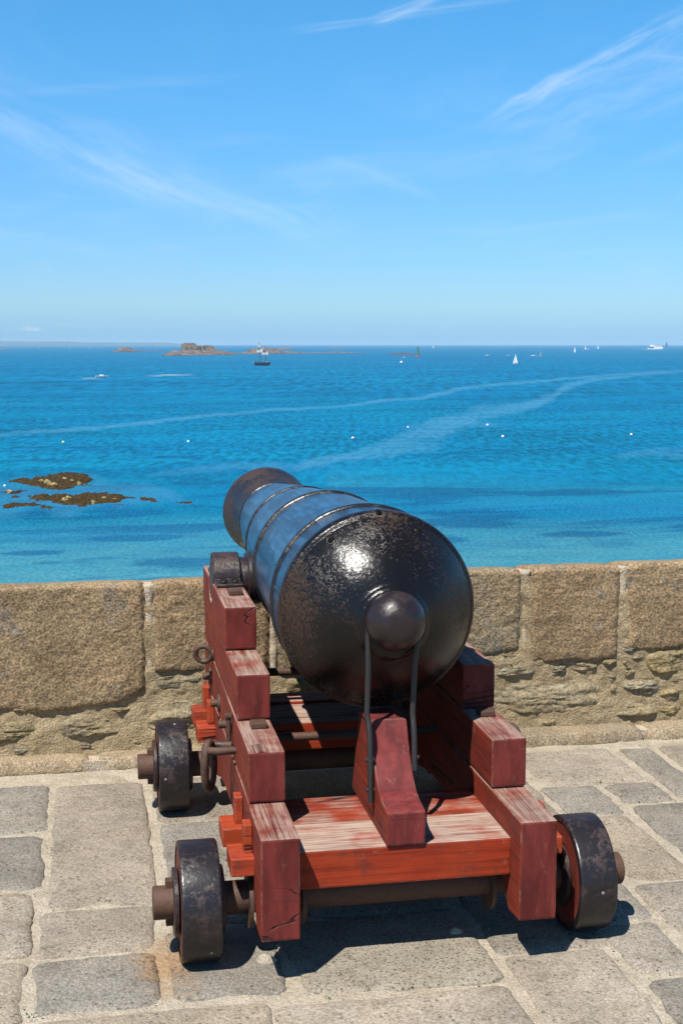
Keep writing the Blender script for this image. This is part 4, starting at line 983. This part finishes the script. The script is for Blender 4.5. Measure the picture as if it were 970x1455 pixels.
for x0, x1 in ((LO, LI), (RI, RO)):
    for k, T in enumerate((T1, T2, T3, T4)):
        e = 0.0015*((k*7) % 3-1)
        bm = end_faces(prism(T, x0+e, x1+e*.5, 0.0065, 2), 1)
        obj('cheek_timber', bm, [M['red_side'], M['red_end']], car)
# rear transom (bed) of two planks, and its wedge
def end_or_front(bm): return bm
obj('bed_plank', box(LI+.0015, RI-.0015, 3.385, 3.595, .232, .340, 0.006), M['red_cross'], car)
obj('bed_plank', box(LI+.0015, RI-.0015, 3.598, 3.81, .232, .339, 0.005), M['red_cross_less'], car)
wedge = prism([(3.376, .3415), (3.87, .3415), (3.755, .622), (3.605, .632), (3.588, .60), (3.560, .545), (3.525, .495), (3.485, .463), (3.440, .447), (3.370, .438)], .756, .865, 0.006, 2)
wedge.normal_update()
for f in wedge.faces:
    if abs(f.normal.x) < .5: f.material_index = 1
obj('breech_wedge', wedge, [M['red_side'], M['red_wedge']], car)
# front transom planks
obj('transom_plank', box(LI+.0015, RI-.0015, 4.525, 4.775, .262, .362, 0.006), M['red_cross'], car)
obj('transom_plank', box(LI+.0015, RI-.0015, 4.800, 4.93, .262, .366, 0.006), M['red_cross'], car)
# through-tenons with keys, both sides
for sgn in (-1, 1):
    face = LO if sgn < 0 else RO
    for (y0, y1, z0, z1) in ((3.445, 3.565, .257, .308), (3.68, 3.80, .252, .306), (4.60, 4.70, .285, .340), (4.80, 4.90, .288, .345)):
        a, b = (face-.066, face) if sgn < 0 else (face, face+.066)
        tn = obj('tenon', box(a, b, y0, y1, z0, z1, .004), M['red_fresh'], car)
        ka, kb = (face-.026, face-.003) if sgn < 0 else (face+.003, face+.026)
        obj('tenon_key', box(ka, kb, y0+.035, y0+.085, z1-.01, z1+.082, .003), M['red_fresh'], tn)
# axles, wheels
for y in (3.53, 4.74):
    ax = obj('axle', lathe([(0, 0), (0, .043), (.003, .046), (1.361, .046), (1.364, .043), (1.364, 0)], (.130, y, .165), (1, 0, 0), 32), M['iron_rusty'], car, True, angle=35)
    for x in (.392, RO+.002, LI+.03, RI-.03): obj('collar', lathe([(0, 0), (0, .078), (.011, .078), (.011, 0)], (x, y, .155), (1, 0, 0), 28), M['iron_rusty'], ax, True, angle=35)
    for x, s in ((.176, -1), (1.448, 1)):
        obj('linchpin', box(x-.011, x+.011, y-.013, y+.013, .10, .232, .003), M['iron_rusty'], ax)
def wheel():
    w = obj('wheel', lathe([(-.052, 0), (-.052, .148), (-.049, .1515), (.049, .1515), (.052, .148), (.052, 0)], (.255, 3.53, .165), (1, 0, 0), 56), red_w, car, True, (.255, 3.53, .165), 30)
    obj('tyre', lathe([(-.0545, .148), (-.0545, .161), (-.052, .1642), (-.046, .165), (.046, .165), (.052, .1642), (.0545, .161), (.0545, .148)], (.255, 3.53, .165), (1, 0, 0), 72, caps=False), M['tyre'], w, True, angle=50)
    for x0 in (-.070, .0555): obj('washer', lathe([(0, 0), (0, .090), (.002, .093), (.0125, .093), (.0145, .09), (.0145, 0)], (.255+x0, 3.53, .165), (1, 0, 0), 40), M['iron'], w, True, angle=35)
    for xx, a in ((-.032, 140), (.025, 215), (.01, 60), (-.02, 300)):
        c = Vector((.255+xx, 3.53+.163*math.cos(math.radians(a)), .165+.163*math.sin(math.radians(a)))); d = Vector((0, math.cos(math.radians(a)), math.sin(math.radians(a))))
        obj('bolt_head', lathe([(0, .0062), (.0032, .0055), (.0042, 0)], c, d, 12, caps=False), M['bolt'], w, True)
    return w
red_w = red_wood('red_wheel_wood', (0.20, 0.036, 0.022), (0.15, 0.028, 0.020), 'E', -0.1)
M['bolt'] = plain('rubbed_bolt', (0.16, 0.14, 0.13), 0.4, 0.6, 0.2, 40)
w0 = wheel()
for x, y, rx in ((.255, 4.74, .7), (1.369, 3.53, 2.1), (1.369, 4.74, 4.0)):
    c = w0.copy(); sc.collection.objects.link(c); c.parent = car; c.location = Vector((x, y, .165))-ORG; c.rotation_euler = (rx, 0, 0)
    for ch in list(w0.children):
        d = ch.copy(); sc.collection.objects.link(d); d.parent = c
# cap squares over the trunnions
for x0, x1 in ((LO+.006, LI-.004), (RI+.004, RO-.006)):
    o_ = [(4.565, .8515)] + [(4.655, .8515)] + arc(4.75, .855, .080, 178, 2, 22) + [(4.845, .8515), (4.935, .8515)]
    i_ = [(4.935, .863), (4.853, .863)] + arc(4.75, .855, .094, 6, 174, 22) + [(4.647, .863), (4.565, .863)]
    cs = obj('cap_square', prism(o_+i_, x0, x1, .0025, 1), M['iron'], car, True, angle=25)
    for yy in (4.592, 4.625, 4.905):
        for xx in (x0+.028, x1-.026):
            obj('bolt_head', join(cyl((xx, yy, .863), (xx, yy, .872), .010, 10, .002), box(xx-.014, xx+.014, yy-.0035, yy+.0035, .8725, .876)), M['iron'], cs)
# square bolt heads on the steps
for (x, y, z) in ((.462, 4.44, .85), (.464, 3.83, .561), (1.170, 3.83, .561), (1.168, 4.44, .85)):
    obj('bolt_head', box(x-.024, x+.024, y-.024, y+.024, z+.0005, z+.019, .004), M['iron_rusty'], car)
# fittings on the outer faces
def side(sgn, f):  # mirror x about the carriage axis
    return f if sgn < 0 else [(2*CX-p[0], p[1], p[2]) for p in f]
for sgn in (-1, 1):
    mx = lambda x: x if sgn < 0 else 2*CX-x
    # eyebolt high up near the trunnion
    eb = obj('eyebolt', join(torus((mx(.372), 4.70, .586), (.25, 1, .1), .029, .0095, 28, 10), cyl((mx(LO+.002), 4.70, .586), (mx(.392), 4.70, .586), .011, 12)), M['iron_rusty'], car, True, angle=50)
    obj('washer', cyl((mx(LO+.001), 4.70, .586), (mx(LO-.005), 4.70, .586), .022, 20), M['iron_rusty'], eb, True, angle=40)
    for y, z in ((4.78, .483), (4.45, .470)):
        b = obj('bolt', cyl((mx(LO+.002), y, z), (mx(.374), y, z), .0135, 14, .002), M['iron_rusty'], car, True, angle=40)
        obj('washer', cyl((mx(LO+.001), y, z), (mx(LO-.007), y, z), .031, 22), M['iron_rusty'], b, True, angle=40)
    # breeching ring: horizontal eye with a heavy shackle hanging from it
    eye = obj('breeching_eye', tube([(mx(.425), 3.93, .462), (mx(.385), 3.93, .462), (mx(.350), 3.925, .463), (mx(.325), 3.935, .463), (mx(.316), 3.965, .462), (mx(.325), 3.995, .461), (mx(.350), 4.0, .461), (mx(.40), 3.985, .461)], .0125, 12), M['iron_rusty'], car, True, angle=50)
    obj('shackle', tube([(mx(.338+.03*math.cos(a)*.55-.012), 3.962+.032*math.cos(a), .408+.072*math.sin(a)*1.0) for a in np.linspace(0, 2*math.pi, 29)[:-1]], .0125, 12, True), M['iron_rusty'], eye, True)
    pn = obj('keep_pin', cyl((mx(.392), 4.005, .468), (mx(.392), 4.005, .545), .0085, 12), M['iron_rusty'], car, True, angle=40)
    obj('pin_head', box(mx(.392)-.012, mx(.392)+.012, 3.993, 4.017, .545, .558, .003), M['iron_rusty'], pn)
    obj('pin_eye', join(cyl((mx(LO+.002), 4.07, .505), (mx(.366), 4.07, .505), .013, 14), cyl((mx(LO+.001), 4.07, .505), (mx(LO-.008), 4.07, .505), .034, 22)), M['iron_rusty'], car, True, angle=40)
# cross bolts between the cheeks
obj('cross_bolt', cyl((LI-.01, 4.22, .405), (RI+.01, 4.22, .405), .0145, 16), M['iron_rusty'], car, True, angle=40)
obj('cross_bolt', cyl((LI-.01, 4.78, .487), (RI+.01, 4.78, .487), .0155, 16), M['iron_rusty'], car, True, angle=40)

# ------------------------------------------------------------------ the gun
B0 = Vector((.812, 3.77, .920)); B1 = Vector((.760, 5.80, .950)); AX = (B1-B0).normalized()
gun = empty('cannon_barrel', (.812, 4.75, .85), 'black and blue iron cannon barrel lying on the red carriage, muzzle out over the wall', 'cannon')
def ring(s, r, w, lip):     # moulded band
    return [(s-w, r), (s-w*.8, r+lip*.7), (s-w*.3, r+lip), (s+w*.3, r+lip), (s+w*.8, r+lip*.7), (s+w, r)]
prof = []; mt = []
def add(pts, m):
    for p in pts: prof.append(p); mt.append(m)
add([(-.205, .0)], 0); add([(-.205, .066), (-.204, .092), (-.198, .103), (-.188, .107), (-.184, .110), (-.180, .119), (-.170, .138), (-.155, .163), (-.136, .188), (-.114, .212), (-.092, .233), (-.070, .252), (-.052, .266), (-.038, .276), (-.032, .2795)], 0)
add([(-.030, .2785), (-.028, .2800), (-.026, .287), (-.021, .2925), (-.013, .296), (-.004, .2975), (.006, .298)], 0)
add([(.012, .296)], 2); add([(.016, .289)], 2)
add([(.020, .2865), (.150, .2855)], 1); add(ring(.172, .2845, .012, .0095), 2)
add([(.200, .2835), (.45, .2705), (.712, .2575)], 1); add(ring(.738, .2555, .014, .0095), 2)
add([(.765, .2525), (1.0, .2365), (1.20, .2185)], 1); add(ring(1.222, .2165, .008, .006), 2)
add([(1.24, .2135), (1.5, .1935), (1.79, .1640)], 1); add(ring(1.812, .1600, .009, .007), 2)
add([(1.83, .1555), (1.88, .157), (1.95, .166), (2.01, .178), (2.06, .190)], 3); add([(2.085, .1965), (2.11, .199), (2.135, .195), (2.15, .18), (2.155, .165), (2.17, .160), (2.175, .140), (2.175, .075)], 3)
add([(2.17, .070), (1.5, .068), (1.49, 0)], 4)
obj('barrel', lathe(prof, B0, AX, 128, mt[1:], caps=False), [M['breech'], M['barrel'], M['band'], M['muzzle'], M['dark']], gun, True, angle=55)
cb = [(-.198, .060), (-.204, .054), (-.209, .056)] + [(-.246-.078*math.sin(a), .0850*math.cos(a)) for a in np.linspace(-.70, .95, 18)]
cb += [(-.312, .046), (-.3150, .030), (-.3160, 0)]
obj('cascabel_button', lathe(cb, B0+Vector((-.006, 0, .018)), AX, 56, caps=False), M['button'], gun, True, angle=60)
# trunnions
tr = Vector((0, 4.75, .852))
for xa, xb in ((LO+.002, .60), (1.03, RO-.002)): obj('trunnion', cyl((xa, tr.y, tr.z), (xb, tr.y, tr.z), .0765, 40, .004), M['iron'], gun, True, angle=35)
for xa, xb in ((LI+.004, .585), (1.035, RI-.004)): obj('trunnion_shoulder', cyl((xa+.02, tr.y, tr.z), (xb, tr.y, tr.z), .098, 40, .006) if xa < 1 else cyl((xa, tr.y, tr.z), (xb-.02, tr.y, tr.z), .098, 40, .006), M['iron'], gun, True, angle=35)
# sight holes and base ring notch: near-black pieces painted as their shade
def on_breech(ang, r, s):
    e1 = AX.cross(Vector((0, 0, 1))).normalized(); e2 = e1.cross(AX)
    return B0 + AX*s + (e1*math.sin(ang) + e2*math.cos(ang))*r
for a in (-.60, .43):
    p = on_breech(a, .2660, -.0520); nrm = (on_breech(a, 1, 0)-B0)*.75 - AX*.65
    sh = obj('sight_hole', lathe([(-.01, 0), (.0025, .0105), (.0025, .0135), (-.006, .0145)], p, nrm, 16, caps=False), [M['breech']], gun, True)
    obj('hole_shade', lathe([(.0030, 0), (.0028, .0095), (-.004, .0100)], p, nrm, 14, caps=False), M['dark'], sh, True)
obj('notch_shade', box(.806, .818, 3.737, 3.772, 1.206, 1.2185, .003), M['dark'], gun)
# iron stirrup: over the cascabel neck and down both sides of the wedge
nk = B0 + AX*(-.204) + Vector((-.003, 0, -.006)); rr = .0715
left = [(.7445, 3.527, .415), (.7445, 3.534, .50), (.7445, 3.545, .605), (.7435, 3.555, .635), (.7400, 3.566, .662), (.7395, nk.y-.022, .80), (nk.x-rr, nk.y, .89)]
archp = [(nk.x-rr*math.cos(a), nk.y, nk.z+rr*.95*math.sin(a)) for a in np.linspace(.15, math.pi-.15, 12)]
right = [(2*nk.x-p[0]+.002, p[1], p[2]) for p in left[::-1]]
right = [(p[0] if p[2] > .82 else .8725, p[1], p[2]) for p in right]
right = [p for p in right if p[2] > .49]
stp = obj('stirrup_rod', tube(left+archp+right, .0082, 12), M['rod'], car, True, angle=50)
for z, y in ((.535, 3.540), (.450, 3.532)):
    for xx in ((.7445, .8725) if z > .5 else (.7445,)): obj('staple', cyl((xx-.013 if xx < .8 else xx-.008, y, z), (xx+.012 if xx < .8 else xx+.013, y, z), .0065, 10), M['rod'], stp)

# ------------------------------------------------------------------ sea air
def haze():
    m = bpy.data.materials.new('sea_haze'); m.use_nodes = True; t = NT(m.node_tree); t.n.clear()
    out = t.n.new('ShaderNodeOutputMaterial'); v = t.n.new('ShaderNodeVolumePrincipled'); t.l.new(v.outputs[0], out.inputs['Volume'])
    v.inputs['Color'].default_value = (0.50, 0.76, 1.0, 1); v.inputs['Density'].default_value = 8.0e-5; v.inputs['Anisotropy'].default_value = 0.0
    o = obj('haze', box(-15400, 15400, -15400, 15400, -15.5, 34.0), m); tag(o, kind='stuff')
haze()
